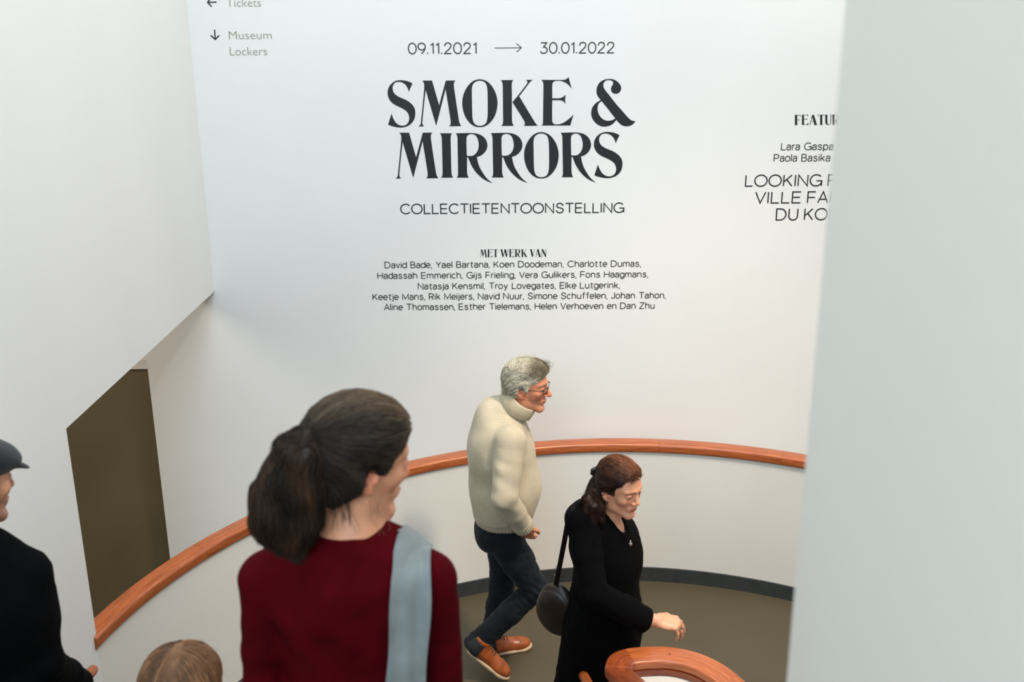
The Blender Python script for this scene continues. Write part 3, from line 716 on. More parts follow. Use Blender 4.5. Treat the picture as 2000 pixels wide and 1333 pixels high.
# ---- figure materials
def attr_mat(name, rough, sss=0, bump=None, var=0, **kw):
    t = NT(name, rough, **kw); a = t.n('ShaderNodeAttribute', attribute_name='Col'); c = a.outputs[0]
    v = t.coords()
    if var: c = t.mix(1.0, c, t.ramp(t.noise(v, 60, 4), [(.3, (1-var,)*3), (.7, (1+var,)*3)]), 'MULTIPLY')
    t.color(c)
    if sss:
        t.b.inputs['Subsurface Weight'].default_value = sss; t.b.inputs['Subsurface Radius'].default_value = (.012, .005, .003); t.b.inputs['Subsurface Scale'].default_value = .6
    if bump: t.bump(t.noise(v, bump[0], 3), bump[1], bump[2])
    return t.m
M_SKIN = attr_mat('skin', .48, .12, (500, .15, .0008), .06)
M_HAIR = attr_mat('hair', .5, 0, None, 0); M_HAIR.node_tree.nodes['Principled BSDF'].inputs['Specular IOR Level'].default_value = .22
M_EYE = attr_mat('eye', .12)
def cloth_mat(name, c, c2, rough=.9, weave=None, sheen=.2, dist=.0012, strength=.5):
    t = NT(name, rough); v = t.coords(); t.b.inputs['Sheen Weight'].default_value = sheen
    base = t.ramp(t.noise(v, 14, 4), [(.3, c2), (.7, c)])
    if weave:
        w1 = t.n('ShaderNodeTexWave', bands_direction=weave[1]); t.l(v, w1.inputs[0]); w1.inputs['Scale'].default_value = weave[0]; w1.inputs['Distortion'].default_value = weave[2]; w1.inputs['Detail'].default_value = 1
        w2 = t.n('ShaderNodeTexWave', bands_direction='Z'); t.l(v, w2.inputs[0]); w2.inputs['Scale'].default_value = weave[0]*.8; w2.inputs['Distortion'].default_value = weave[2]
        h = t.mix(1.0, w1.outputs[1], w2.outputs[1], 'MULTIPLY'); t.bump(h, strength, dist)
        base = t.mix(t.ramp(h, [(0, (.28, .28, .28)), (.5, (0, 0, 0))]), base, tuple(x*.72 for x in c2))
    else: t.bump(t.noise(v, 900, 2), strength, dist)
    t.color(base); return t.m
M_KNIT = cloth_mat('cream_chunky_knit', lin((198, 186, 162)), lin((184, 170, 146)), .95, (46, 'DIAGONAL', .4), .15, .0012, .45)
M_RIB = cloth_mat('cream_rib_knit', lin((196, 184, 158)), lin((180, 166, 140)), .95, None, .15, .001, .3)
M_DENIM = cloth_mat('dark_blue_denim', lin((27, 33, 41)), lin((15, 19, 25)), .85, None, .05, .0006, .4)
M_BLACKC = cloth_mat('black_wool', (.0016, .0016, .002), (.001, .001, .0014), .95, None, .0); M_BLACKC.node_tree.nodes['Principled BSDF'].inputs['Specular IOR Level'].default_value = .08
M_RED = cloth_mat('dark_red_jersey', (.074, .001, .0035), (.044, .0006, .002), .85, None, .05, .0004, .2)
M_RED.node_tree.nodes['Principled BSDF'].inputs['Specular IOR Level'].default_value = .05; M_RED.node_tree.nodes['Principled BSDF'].inputs['Sheen Weight'].default_value = 0; M_DENIM.node_tree.nodes['Principled BSDF'].inputs['Specular IOR Level'].default_value = .15
M_STRAP = cloth_mat('grey_blue_canvas', lin((128, 134, 134)), lin((108, 114, 114)), .85, None, .1, .0006, .5)
M_CAP = cloth_mat('dark_navy_wool', lin((22, 26, 31)), lin((15, 18, 23)), .95, None, .15)
t = NT('tan_leather', .34); v = t.coords(); t.color(t.ramp(t.noise(v, 22, 4), [(.3, lin((128, 60, 25))), (.7, lin((170, 90, 44)))])); t.bump(t.noise(v, 180, 3), .2, .0008); M_TAN = t.m
M_SOLE = NT('pale_rubber_sole', .6, lin((206, 176, 146))).m
M_DARKL = NT('dark_suede', .7, lin((26, 28, 34))).m
t = NT('dark_brown_leather', .4); v = t.coords(); t.color(t.ramp(t.noise(v, 16, 4), [(.3, lin((24, 15, 12))), (.7, lin((44, 29, 22)))])); t.bump(t.noise(v, 140, 3), .3, .001); M_BAG = t.m
M_DSTRAP = NT('dark_strap_leather', .75, (.006, .0045, .004), **{'Specular IOR Level': .1}).m
M_METAL = NT('brushed_metal', .3, (.55, .53, .5), Metallic=1.0).m
M_DARKM = NT('dark_metal', .35, (.05, .045, .04), Metallic=.8).m
M_FRAME = NT('dark_glasses_frame', .25, lin((40, 26, 20))).m
t = NT('spectacle_glass', .02, (1, 1, 1)); t.b.inputs['Transmission Weight'].default_value = 1; t.b.inputs['IOR'].default_value = 1.05; M_GLASS = t.m
M_BLACKP = NT('black_plastic', .3, (.01, .01, .01)).m
M_GREYT = cloth_mat('dark_trousers', lin((40, 40, 44)), lin((30, 30, 34)), .9)

def head_ops(f, H, fem=0.0, nose=1.0, child=0):
    """skull, face, ears; H is the head frame (origin between the ears at eye level, y towards the face)"""
    e = lambda x, y, z, r, k=.02, sub=False, R=None: f.ell(H.p(x, y, z), [q*H.s for q in r], H.R if R is None else R, k*H.s, sub)
    c = lambda a, b, ra, rb, k=.008, sub=False: f.cone(H.p(*a), H.p(*b), ra*H.s, rb*H.s, k*H.s, sub)
    j = 1-.08*fem
    e(0, -.018, .030, (.074, .094, .088), .02)
    e(0, .030, .035, (.064, .060, .062), .03)
    e(0, .034, -.030, (.056*j, .056, .070), .03)
    for s in (-1, 1):
        c((s*.058*j, -.004, -.035), (s*.048*j, .008, -.074), .016, .014, .03)
        c((s*.048*j, .008, -.074), (s*.016, .076, -.102), .014, .014, .03)
        e(s*.040, .058, -.018, (.022, .022, .020), .022)
        c((s*.012, .088, .030), (s*.044, .072, .031), .009, .008, .014)
    e(0, .074, -.100, (.022*j, .018, .016), .018)
    for s in (-1, 1): e(s*.031, .104, .008, (.019, .018, .014), .014, True)
    for s in (-1, 1):
        e(s*.031, .0775, .009, (.0165, .0145, .0135), .004)
        e(s*.031, .094, .0055, (.0135, .0085, .0052), .003, True)
    c((0, .086, .020), (0, .108*nose, -.022), .008, .011, .010)
    e(0, .107*nose, -.026, (.0115, .012, .0095), .006)
    for s in (-1, 1):
        e(s*.012, .096, -.030, (.0085, .010, .0075), .006)
        e(s*.0065, .104, -.0365, (.0035, .005, .003), .003, True)
    e(0, .082, -.062, (.026, .016, .018), .014)
    e(0, .0945, -.0565, (.019, .0075, .0048), .005); e(0, .0925, -.0665, (.016, .008, .0055), .005)
    c((-.021, .092, -.0612), (.021, .092, -.0612), .0017, .0017, .0)if False else e(0, .101, -.0612, (.022, .008, .0016), .003, True)
    e(0, .095, -.078, (.014, .007, .005), .010, True)
    for s in (-1, 1):
        Re = H.R @ np.array([[math.cos(s*.45), -math.sin(s*.45), 0], [math.sin(s*.45), math.cos(s*.45), 0], [0, 0, 1]])
        e(s*.077, -.012, -.010, (.0075, .019, .032), .006, R=Re)
        e(s*.082, -.007, -.006, (.006, .012, .020), .005, True, Re)
        c((s*.0745, -.004, -.036), (s*.0745, -.008, -.028), .0085, .008, .006)
        c((s*.074, .008, -.010), (s*.074, .006, -.018), .0055, .0055, .005)
def eyes(H, parent, iris=(70, 82, 88), look=(0, 0)):
    for s in (-1, 1):
        f = Field(); c = H.p(s*.031, .0745, .0065); r = .0140*H.s; f.ell(c, (r, r, r), k=.001)
        d = nrm(H.R @ np.array([look[0], 1, look[1]]))
        def col(V, c=c, d=d):
            a = (V-c) @ d/np.linalg.norm(V-c, axis=1); o = np.tile(np.array(lin((214, 204, 196))), (len(V), 1))
            o[a > .90] = lin(iris); o[a > .975] = (.005, .005, .005); return o
        build('eye', f, M_EYE, parent, .0018, col=col)
def skin_col(base, H, lip=(176, 92, 80), brow=None, flush=(200, 120, 92), stubble=0, hscale=1):
    b = np.array(lin(base)); lp = np.array(lin(lip)); fl = np.array(lin(flush))
    def fn(V):
        q = H.inv(V); x, y, z = np.abs(q[:, 0]), q[:, 1], q[:, 2]; o = np.tile(b, (len(V), 1))
        def mixin(w, c): o[:] = o*(1-w[:, None])+np.array(c)*w[:, None]
        face = (y > .03) & (np.abs(z) < .13) & (x < .09)
        mixin(.45*np.exp(-((x-.042)/.02)**2-((z+.025)/.022)**2)*face, fl)
        mixin(.5*np.exp(-((x)/.014)**2-((z+.026)/.012)**2)*(y > .09), fl)
        mixin(.5*((x > .07) & (x < .1) & (np.abs(z+.01) < .045) & (np.abs(y+.01) < .03)), fl)
        if stubble: mixin(stubble*S_(-z, .035, .06)*(y > .0)*(x < .07)*(np.abs(z) < .13), np.array(lin((120, 92, 78))))
        mixin((.85*np.exp(-((z+.0615)/.0095)**4)*(x < .024-.7*np.abs(z+.0615)))*(y > .082), lp)
        mixin((.9*(np.abs(z+.0612) < .0022)*(x < .021)*(y > .08)), np.array(lin((70, 26, 22))))
        if brow is not None: mixin((.8*np.exp(-((z-.031+.25*np.maximum(x-.03, 0))/.0048)**4)*(x > .012)*(x < .050)*(y > .05)), np.array(lin(brow)))
        lid = np.exp(-(((z-.0115)/.0022)**2))*(np.abs(x-.031) < .0135)*(y > .075); mixin(.85*lid, np.array(lin((52, 32, 26))))
        return o
    return fn
def hand_ops(f, w, d, back, thumb_side, s=1.0, curl=(30, 45, 25), spread=.0, thumb_in=.5):
    """w wrist, d along the hand, back = normal of the back, thumb_side = towards the thumb"""
    y = nrm(d); z = nrm(np.array(back)-y*np.dot(back, y)); x = np.cross(y, z)
    if np.dot(x, thumb_side) < 0: x = -x
    R = np.stack([x, y, z], 1); H = Loc(w, R, s)
    f.cone(H.p(0, -.03, 0), H.p(0, .012, 0), .026*s, .027*s, .01)
    f.ell(H.p(.002, .05, 0), (.040*s, .052*s, .0155*s), R, .012)
    for xx, yy in ((.026, .085), (.009, .092), (-.010, .089), (-.027, .080)):
        f.cone(H.p(xx*.6, .02, .002), H.p(xx, yy, .001), .012*s, .0105*s, .008)
    f.ell(H.p(.026, .035, -.008), (.016*s, .030*s, .014*s), R, .010)
    joints_ = {}
    for i, (xx, yy, L) in enumerate(((.026, .085, .070), (.009, .092, .079), (-.010, .089, .073), (-.027, .080, .057))):
        p = H.p(xx, yy, .001); a = 0; r = .0088*s
        extra = (0, 4, 8, 12)[i]
        for q, (fr, cu) in enumerate(zip((.46, .30, .24), curl)):
            a += cu+extra*(.6 if q else 1); dr = H.R @ np.array([spread*(1.2-.8*i), math.cos(math.radians(a)), -math.sin(math.radians(a))])
            nx_ = p+nrm(dr)*L*fr*s; f.cone(p, nx_, r, r*.90, .0028 if q else .005); 
            if q == 0: joints_[i] = (p+nrm(dr)*L*fr*s*.45, nrm(dr))
            p = nx_; r *= .90
    p0 = H.p(.030, .020, -.006); p1 = H.p(.052, .050, -.012-.01*thumb_in); p2 = H.p(.056-.010*thumb_in, .078, -.018-.018*thumb_in); p3 = H.p(.054-.018*thumb_in, .100, -.024-.024*thumb_in)
    f.cone(p0, p1, .014*s, .0115*s, .006).cone(p1, p2, .0108*s, .0098*s, .003).cone(p2, p3, .0098*s, .0082*s, .003)
    return joints_
def strands(name, root_fn, n, bvh, dirfn, length, steps, rad, colfn, parent, mat=None, lift=.002, jitter=.25, tips=None, off=None, label=None, stuff=False):
    """thin tapering hair tubes that creep along a surface: root_fn() -> point; dirfn(p, t) -> direction"""
    V = []; F = []; C = []; base = 0; seg = 3
    for i in range(n):
        p = np.array(root_fn()); L = length*(1+rng.normal()*.12); st = L/steps; pts = []
        jn = rng.normal(size=3)*jitter; loff = lift*(.3+rng.random()*1.2); fly = tips(i) if tips else 0
        for k in range(steps+1):
            t_ = k/steps
            if bvh is not None:
                loc, nn, _, dist = bvh.find_nearest(Vector(p))
                if loc is not None:
                    o = loff+fly*t_*t_; q = np.array(loc)+np.array(nn)*o
                    if fly == 0 or t_ < .5: p = q
                    d = np.array(dirfn(p, t_))+jn*(.4+t_*.6); nn = np.array(nn); d = d-nn*(d @ nn)*(1 if fly == 0 else .6)
                else: d = np.array(dirfn(p, t_))+jn
            else: d = np.array(dirfn(p, t_))+jn*(.4+t_*.6)
            pts.append(p.copy()); d = d/max(np.linalg.norm(d), 1e-6); p = p+d*st
        c = colfn(pts[0]); P = np.array(pts); T = np.gradient(P, axis=0); T /= np.maximum(np.linalg.norm(T, axis=1), 1e-9)[:, None]
        a = np.cross(T, [.31, .52, .79]); a /= np.maximum(np.linalg.norm(a, axis=1), 1e-9)[:, None]; b = np.cross(T, a)
        rr = rad*(.7+.6*rng.random())*np.sqrt(np.clip(1.02-np.linspace(0, 1, steps+1)**2, .0, 1))
        for j in range(seg): V.append(P+(a*math.cos(2*PI*j/seg)+b*math.sin(2*PI*j/seg))*rr[:, None])
        # order: ring-major needs restack
        m = steps+1; 
        q = np.arange(m-1)
        for j in range(seg): F.append(np.stack([base+j*m+q, base+((j+1) % seg)*m+q, base+((j+1) % seg)*m+q+1, base+j*m+q+1], 1))
        base += seg*m; C.append(np.tile(c, (seg*m, 1)))
    V = np.concatenate(V); F = np.concatenate(F); C = np.concatenate(C)
    o = part(name, np_mesh(V, F, C), mat or M_HAIR, parent, label)
    if stuff: o['kind'] = 'stuff'
    return o
def bvh_of(V, Fc): return BVHTree.FromPolygons([tuple(v) for v in V], [tuple(int(i) for i in q) for q in Fc])
def merge_mesh(parts_):
    """several (V, F, C) quads into one"""
    o = 0; VV = []; FF = []; CC = []
    for V, F, C in parts_: VV.append(V); FF.append(F+o); CC.append(C); o += len(V)
    return np.concatenate(VV), np.concatenate(FF), np.concatenate(CC)
def join_objs(objs, name):
    """hair base and strands become one hair mesh"""
    bm = bmesh.new()
    for o in objs: bm.from_mesh(o.data)
    me = bpy.data.meshes.new(name); bm.to_mesh(me); bm.free(); me.materials.append(objs[0].data.materials[0])
    par = objs[0].parent; lab = objs[0].get('label')
    for o in objs: bpy.data.objects.remove(o)
    r = link(name, me, None, par)
    if lab: r['label'] = lab
    return r
def shoe(parent, heel, fwd, up=(0, 0, 1), s=1.0, mat=None, sole=None, heelmat=None, laces=True, top=.115, name='shoe', label=None):
    """one shoe as a sub-tree: upper, sole, heel_patch, laces; heel = point on the ground under the heel"""
    H = Loc(heel, frame(fwd, up), s); R = H.R
    def ops(f, g):
        f.ell(H.p(0, .040, .050), (.036*s+g, .046*s+g, .048*s+g), R, .02); f.fcone(H.p(0, .05, .045), H.p(.002, .19, .036), .044*s+g, .040*s+g, R, (1, 1, .95), .02)
        f.ell(H.p(.003, .215, .034), (.047*s+g, .062*s+g, .032*s+g), R, .02); f.cone(H.p(0, .052, .06), H.p(0, .046, top), .044*s+g, .042*s+g, .03)
    f = Field(); ops(f, 0)
    f.fcone(H.p(0, .085, .075), H.p(0, .15, .058), .028*s, .022*s, R, (1, 1, 1), .02)
    f.cut(H.p(0, .1, .016), -R[:, 2], .3).cut(H.p(0, .04, top), R[:, 2], .12)
    up_ = build(name, f, mat, parent, .0045 if s > .5 else .006, relax=2, label=label)
    g = Field(); g.fcone(H.p(0, .045, .013), H.p(.004, .215, .013), .040*s, .048*s, R, (1, 1, .5), .01); g.ell(H.p(.003, .235, .013), (.043*s, .052*s, .02*s), R, .015)
    g.cut(H.p(0, .1, 0), -R[:, 2], .3).cut(H.p(0, .1, .022), R[:, 2], .3)
    build('sole', g, sole or M_SOLE, up_, .004, relax=1)
    if heelmat:
        h = Field(); ops(h, .0018); h.cut(H.p(0, .04, top-.012), R[:, 2], .12)
        h.cut(H.p(0, .1, .018), -R[:, 2], .3).cut(H.p(0, .066, .06), R[:, 1], .3).cut(H.p(0, .04, top+.006), R[:, 2], .12); build('heel_patch', h, heelmat, up_, .004)
    if laces:
        for k in range(5):
            y = .085+.017*k; z = .116-.0095*k-.004*(k > 1)
            pts = [H.p(x, y+.004*math.cos(x*60), z+.0045-abs(x)**2*14) for x in np.linspace(-.024, .024, 7)]
            part('lace', tube_me(pts, max(.0024*s, .0016), 6), M_DARKL, up_)
    return up_

# ================================================================== man in the cream sweater
def make_man():
    A = lambda x, y, Y: at_y(x, y, Y)
    root = thing('person', 'grey-haired man in glasses, cream turtleneck and dark jeans walking behind the woman in black', 'person', (-.03, 4.82, 0))
    H = Loc(A(1029, 754, 4.74), tilt(frame((.965, -.26, 0)), 6, 0), 1.02)
    Rt = frame((.985, -.17, 0)); rt = Rt[:, 0]; fw = Rt[:, 1]
    neck = A(993, 800, 4.75); chest = A(976, 872, 4.75); belly = A(985, 950, 4.75); hip = A(983, 1022, 4.77)
    shR = A(996, 862, 4.56); elR = A(985, 972, 4.46); wrR = A(1021, 1026, 4.56)
    shL = chest+(chest-shR)*np.array([1, 1, 0])*.85+np.array([.05, 0, shR[2]-chest[2]-.03]); elL = shL+np.array([-.05, .07, -.29]); wrL = elL+np.array([.10, .0, -.24])
    hpR = hip+rt*.085+np.array([0, 0, -.02]); hpL = hip-rt*.085+np.array([0, 0, -.02])
    knR = A(1046, 1150, 4.68); anR = A(930, 1258, 4.70)
    knL = A(981, 1145, 4.86); anL = np.array([-.125, 4.925, .10])
    # ---- body
    f = Field(); head_ops(f, H, 0, 1.06)
    f.cone(H.p(0, -.022, -.05), neck+np.array([0, 0, -.02]), .062, .066, .02)
    f.ell(chest+np.array([0, 0, .02]), (.17, .105, .19), Rt, .05).ell(belly, (.15, .12, .15), Rt, .06).ell(hip+np.array([0, 0, .02]), (.15, .115, .12), Rt, .06)
    for a, b, c in ((shR, elR, wrR), (shL, elL, wrL)): f.chain([chest+(a-chest)*.5+np.array([0, 0, .02]), a, b, c], [.06, .052, .040, .027], .03)
    f.chain([hpR, knR, anR], [.075, .050, .036], .03).chain([hpL, knL, anL], [.075, .050, .036], .03)
    for an in (anR, anL): f.cone(an, an+fw*.07-np.array([0, 0, .055]), .028, .020, .01)
    dR = nrm(A(1036, 1060, 4.63)-wrR)
    hand_ops(f, wrR+dR*.012, dR, -fw*.2+rt*.95, fw, .98, (22, 25, 15), thumb_in=.3)
    hand_ops(f, wrL, (.25, 0, -1), -rt, fw, .98, (18, 25, 15))
    hb = (H.p(-.02, -.0, 0)-.15, H.p(-.02, 0, 0)+.15); wb = (wrR-np.array([.04, .05, .13]), wrR+np.array([.09, .09, .02]))
    build('body', f, M_SKIN, root, .010, .0028, (hb, wb), 1, skin_col((206, 136, 104), H, (168, 92, 76), (120, 104, 88), (206, 110, 84), .15))
    eyes(H, root, (70, 60, 50), (0, -.1))
    # ---- hair
    f = Field(); e = lambda x, y, z, r, k=.02, sub=False: f.ell(H.p(x, y, z), [q*H.s for q in r], H.R, k, sub)
    e(0, -.022, .044, (.084, .100, .092), .02); e(0, .018, .078, (.072, .066, .052), .03); e(0, -.066, .005, (.070, .048, .070), .03); e(0, -.076, -.045, (.054, .034, .044), .02); e(0, .045, .088, (.055, .045, .035), .03)
    for s in (-1, 1): e(s*.068, -.028, .012, (.022, .050, .052), .02); e(s*.070, .012, .018, (.015, .022, .034), .01)
    e(0, .094, -.002, (.085, .064, .084), .006, True)
    for s in (-1, 1): e(s*.080, .010, -.034, (.030, .042, .034), .004, True); e(s*.078, .044, -.004, (.03, .025, .05), .004, True); e(s*.086, -.006, -.006, (.014, .020, .032), .004, True)
    V, Fc = f.mesh(.004, relax=2)
    light = np.array(lin((214, 206, 186))); dark = np.array(lin((128, 116, 96)))
    def hc(P):
        q = H.inv(np.atleast_2d(P)); w = S_(q[:, 1], -.02, .05)*S_(q[:, 2], .06, .10); w = np.clip(w+.25*vnoise(np.atleast_2d(P), 60, 3)+.5*S_(-q[:, 2], .03, .07)*S_(-q[:, 1], .05, .08), 0, 1)
        return light*(1-w[:, None])+dark*w[:, None]
    V = V+normals(V, Fc)*(.003*vnoise(V, 55, 1)+.0015*vnoise(V, 160, 2))[:, None]
    base = part('hair', np_mesh(V, Fc, hc(V)*.6), M_HAIR, root)
    bv = bvh_of(V, Fc); top = V[(H.inv(V)[:, 2] > -.08)]
    def root_fn(): return top[rng.integers(len(top))]
    def dirf(p, t):
        q = H.inv(p); d = np.array([.1*np.sign(q[0]), -1, -.25-1.4*max(0, .03-q[1])*6])
        if q[2] > .09: d = np.array([.4*np.sign(q[0]), .1-.5*t, -.15])
        return H.R @ d
    cf = lambda p: hc(p)[0]*(.65+.7*rng.random())
    s1 = strands('hair_s', root_fn, 4600, bv, dirf, .060, 8, .00075, cf, root, lift=.004, jitter=.17)
    def front(): return H.p(rng.uniform(-.055, .055), rng.uniform(.035, .07), rng.uniform(.088, .115))
    s2 = strands('hair_t', front, 170, None, lambda p, t: H.R @ np.array([.2, 1.0-1.2*t, .75-1.5*t]), .055, 8, .0006, cf, root, jitter=.45)
    def crown(): return H.p(rng.uniform(-.04, .04), rng.uniform(-.05, .03), .122)
    s3 = strands('hair_u', crown, 110, None, lambda p, t: H.R @ np.array([.2, -.5+.4*t, 1-.9*t]), .04, 6, .0006, cf, root, jitter=.5)
    s4 = strands('hair_v', root_fn, 160, bv, dirf, .05, 6, .0006, cf, root, lift=.004, jitter=.5, tips=lambda i: .02*rng.random())
    join_objs([base, s1, s2, s3, s4], 'hair')
    # ---- sweater
    f = Field()
    f.ell(chest, (.205, .145, .205), Rt, .06).ell(A(966, 862, 4.77), (.19, .12, .16), Rt, .05).ell(A(963, 815, 4.76), (.12, .085, .10), Rt, .05).fcone(A(980, 890, 4.76), A(983, 985, 4.76), .188, .186, Rt, (1, .87, 1), .05).ell(belly+fw*.018, (.17, .165, .15), Rt, .08)
    f.cone(neck+np.array([-.01, 0, -.05]), neck, .088, .072, .05)
    for a, b, c in ((shR, elR, wrR), (shL, elL, wrL)):
        f.cone(chest+(a-chest)*.55+np.array([0, 0, .02]), a, .088, .076, .05); f.chain([a, (a*.5+b*.5), b, b*.45+c*.55, c], [.076, .070, .062, .056, .048], .010)
        f.cut(c, c-b, .056)
    hem = A(983, 1022, 4.77); f.cut(hem+np.array([0, 0, -.004]), np.array([.10, 0, -1]), .30)
    def disp(V):
        d = .004*vnoise(V, 7, 1)+.0016*vnoise(V*np.array([1, 1, .45]), 20, 2)
        q = (V-belly) @ Rt; arm = np.minimum(np.linalg.norm(V-elR, axis=1), np.linalg.norm(V-(elR*.6+shR*.4), axis=1))
        d += .0016*np.sin((V[:, 2]*75+V[:, 0]*40))*S_(-arm, -.16, -.06)
        d += .0025*np.sin(V[:, 0]*70+q[:, 0]*20)*S_(V[:, 2], 1.0, 1.25)*(1-S_(V[:, 2], 1.25, 1.45))
        qq = V-hem; ang = np.arctan2(qq @ Rt[:, 1], qq @ Rt[:, 0]); zz = V[:, 2]-hem[2]-.1*qq[:, 0]
        near = S_(-zz, -.075, -.062)*(np.linalg.norm(qq, axis=1) < .27); d = d*(1-near)+near*(.0016*np.cos(ang*62)-.004)
        return d
    sw = build('sweater', f, M_KNIT, root, .0048, None, (), 2, disp=disp)
    # rib hem and cuffs and the rolled neck
    def ribbed(name, parent, rings, nrib, amp=.003, mat=M_RIB, seg=None, closed=False):
        """rings: list of (centre, R (x right, y fwd), rx, ry)"""
        seg = seg or nrib*4; V = []
        for c, R_, rx, ry, am in rings:
            for j in range(seg):
                q = 2*PI*j/seg; w = 1+am*math.cos(q*nrib)
                V.append(np.array(c)+R_[:, 0]*rx*w*math.cos(q)+R_[:, 1]*ry*w*math.sin(q))
        n = len(rings); F = np.array([(i*seg+j, i*seg+(j+1) % seg, (i+1)*seg+(j+1) % seg, (i+1)*seg+j) for i in range(n-1) for j in range(seg)])
        return part(name, np_mesh(np.array(V), F), mat, parent)
    def cuff(c, d, r, L, parent, nrib=26):
        R_ = frame(d); R_ = np.stack([R_[:, 0], R_[:, 2], R_[:, 1]], 1); rings = []
        for k, (t_, rr) in enumerate(((0, .96), (.1, 1.02), (.5, 1.0), (.9, 1.02), (1.0, .97), (1.0, .80), (.8, .7))): rings.append((c+nrm(d)*L*t_, R_, r*rr, r*rr, .035))
        ribbed('cuff', parent, rings, nrib)
    cuff(wrR-nrm(wrR-elR)*.030, wrR-elR, .051, .052, sw); cuff(wrL-nrm(wrL-elL)*.025, wrL-elL, .05, .05, sw)
    Rh = tilt(Rt, 5)
    # turtleneck: leans forward with the neck, front lower
    Rn = tilt(frame((.965, -.26, 0)), 38); cN = A(1013, 787, 4.74)
    rings = [(cN+Rn[:, 2]*z+Rn[:, 1]*y, Rn, rx, ry, .02) for z, y, rx, ry in ((-.042, -.004, .078, .082), (-.032, 0, .088, .094), (.0, .0, .087, .092), (.026, .0, .081, .086), (.034, .0, .077, .081), (.030, 0, .069, .074), (.0, 0, .066, .070), (-.05, -.01, .062, .066))]
    ribbed('turtleneck', root, rings, 64)
    # ---- jeans
    f = Field(); up_ = np.array([0, 0, 1.])
    f.ell(hip+np.array([0, 0, .015]), (.172, .142, .13), Rt, .04)
    f.ell(hip-fw*.055-up_*.05, (.15, .09, .10), Rt, .04)
    for a, b, c, s in ((hpR, knR, anR, 1), (hpL, knL, anL, -1)):
        m1 = a*.5+b*.5; m2 = b*.6+c*.4
        f.chain([a, m1, b, m2, c+(c-b)*.10], [.096, .084, .066, .062, .056], .02); f.cut(c+(c-b)*.07, c-b, .085)
    def dj(V):
        d = .0035*vnoise(V*np.array([1, 1, .6]), 16, 5)+.0016*vnoise(V, 55, 6)
        for kn, an in ((knR, anR), (knL, anL)):
            ax_ = nrm(an-kn); s_ = (V-kn) @ ax_
            r = np.linalg.norm(V-kn, axis=1); d += .0038*np.sin(s_*190+V[:, 0]*25+2*vnoise(V, 18, 9))*np.exp(-(r/.10)**2)
            r2 = np.linalg.norm(V-an, axis=1); d += .004*np.sin(s_*130+V[:, 1]*15)*np.exp(-(r2/.09)**2)
        return d
    je = build('jeans', f, M_DENIM, root, .0050, None, (), 2, disp=dj)
    # back pocket and seam
    pk = []
    # ---- shoes
    toeR = at_z(978, 1322, .03); heR = A(903, 1268, 4.68); fR = nrm(toeR-heR)
    sR = nrm(np.cross(fR, up_)); uR = np.cross(sR, fR)
    shoe(root, heR+np.array([.012, .0, .005]), fR, uR, 1.0, M_TAN, M_SOLE, M_DARKL, label='tan leather lace-up shoe, heel lifted')
    toeL = at_z(1036, 1262, .0); heL = at_z(943, 1282, .0); fL = nrm(toeL-heL)
    shoe(root, heL+np.array([0, 0, 0]), fL, (0, 0, 1), 1.0, M_TAN, M_SOLE, M_DARKL, label='tan leather lace-up shoe, flat on the floor')
    # ---- glasses
    gl = thing_child('glasses', root, H.p(0, .1, .01))
    gp = lambda x, y, z: H.p(x, y, z)
    for s in (-1, 1):
        sq = lambda v: math.copysign(abs(v)**.62, v); pts = [gp(s*(.033+.0255*sq(math.cos(a))), .105-.010*(sq(math.cos(a))*.5+.5), .002+.0155*sq(math.sin(a))) for a in np.linspace(0, 2*PI, 33)]
        sub(gl, 'rim', tube_me(pts, .0018, 6), M_FRAME)
        F_ = [tuple(range(32))]; sub(gl, 'lens', mesh(pts[:32], F_, False), M_GLASS)
        sub(gl, 'temple', tube_me([gp(s*.0595, .099, .014), gp(s*.072, .085, .014), gp(s*.080, .03, .010), gp(s*.081, -.012, .008), gp(s*.078, -.028, -.010)], [.0022, .0022, .0019, .0018, .0016], 6), M_FRAME)
    sub(gl, 'bridge', tube_me([gp(-.0075, .104, .010), gp(0, .107, .013), gp(.0075, .104, .010)], .0016, 6), M_FRAME)
    return H
def thing_child(name, parent, loc):
    o = bpy.data.objects.new(name, None); COL.objects.link(o); o.parent = parent; o.location = Vector(loc)-parent.location; o.empty_display_size = .03; return o
def sub(parent, name, me, mat): return part(name, me, mat, parent)
MAN_HEAD = make_man()

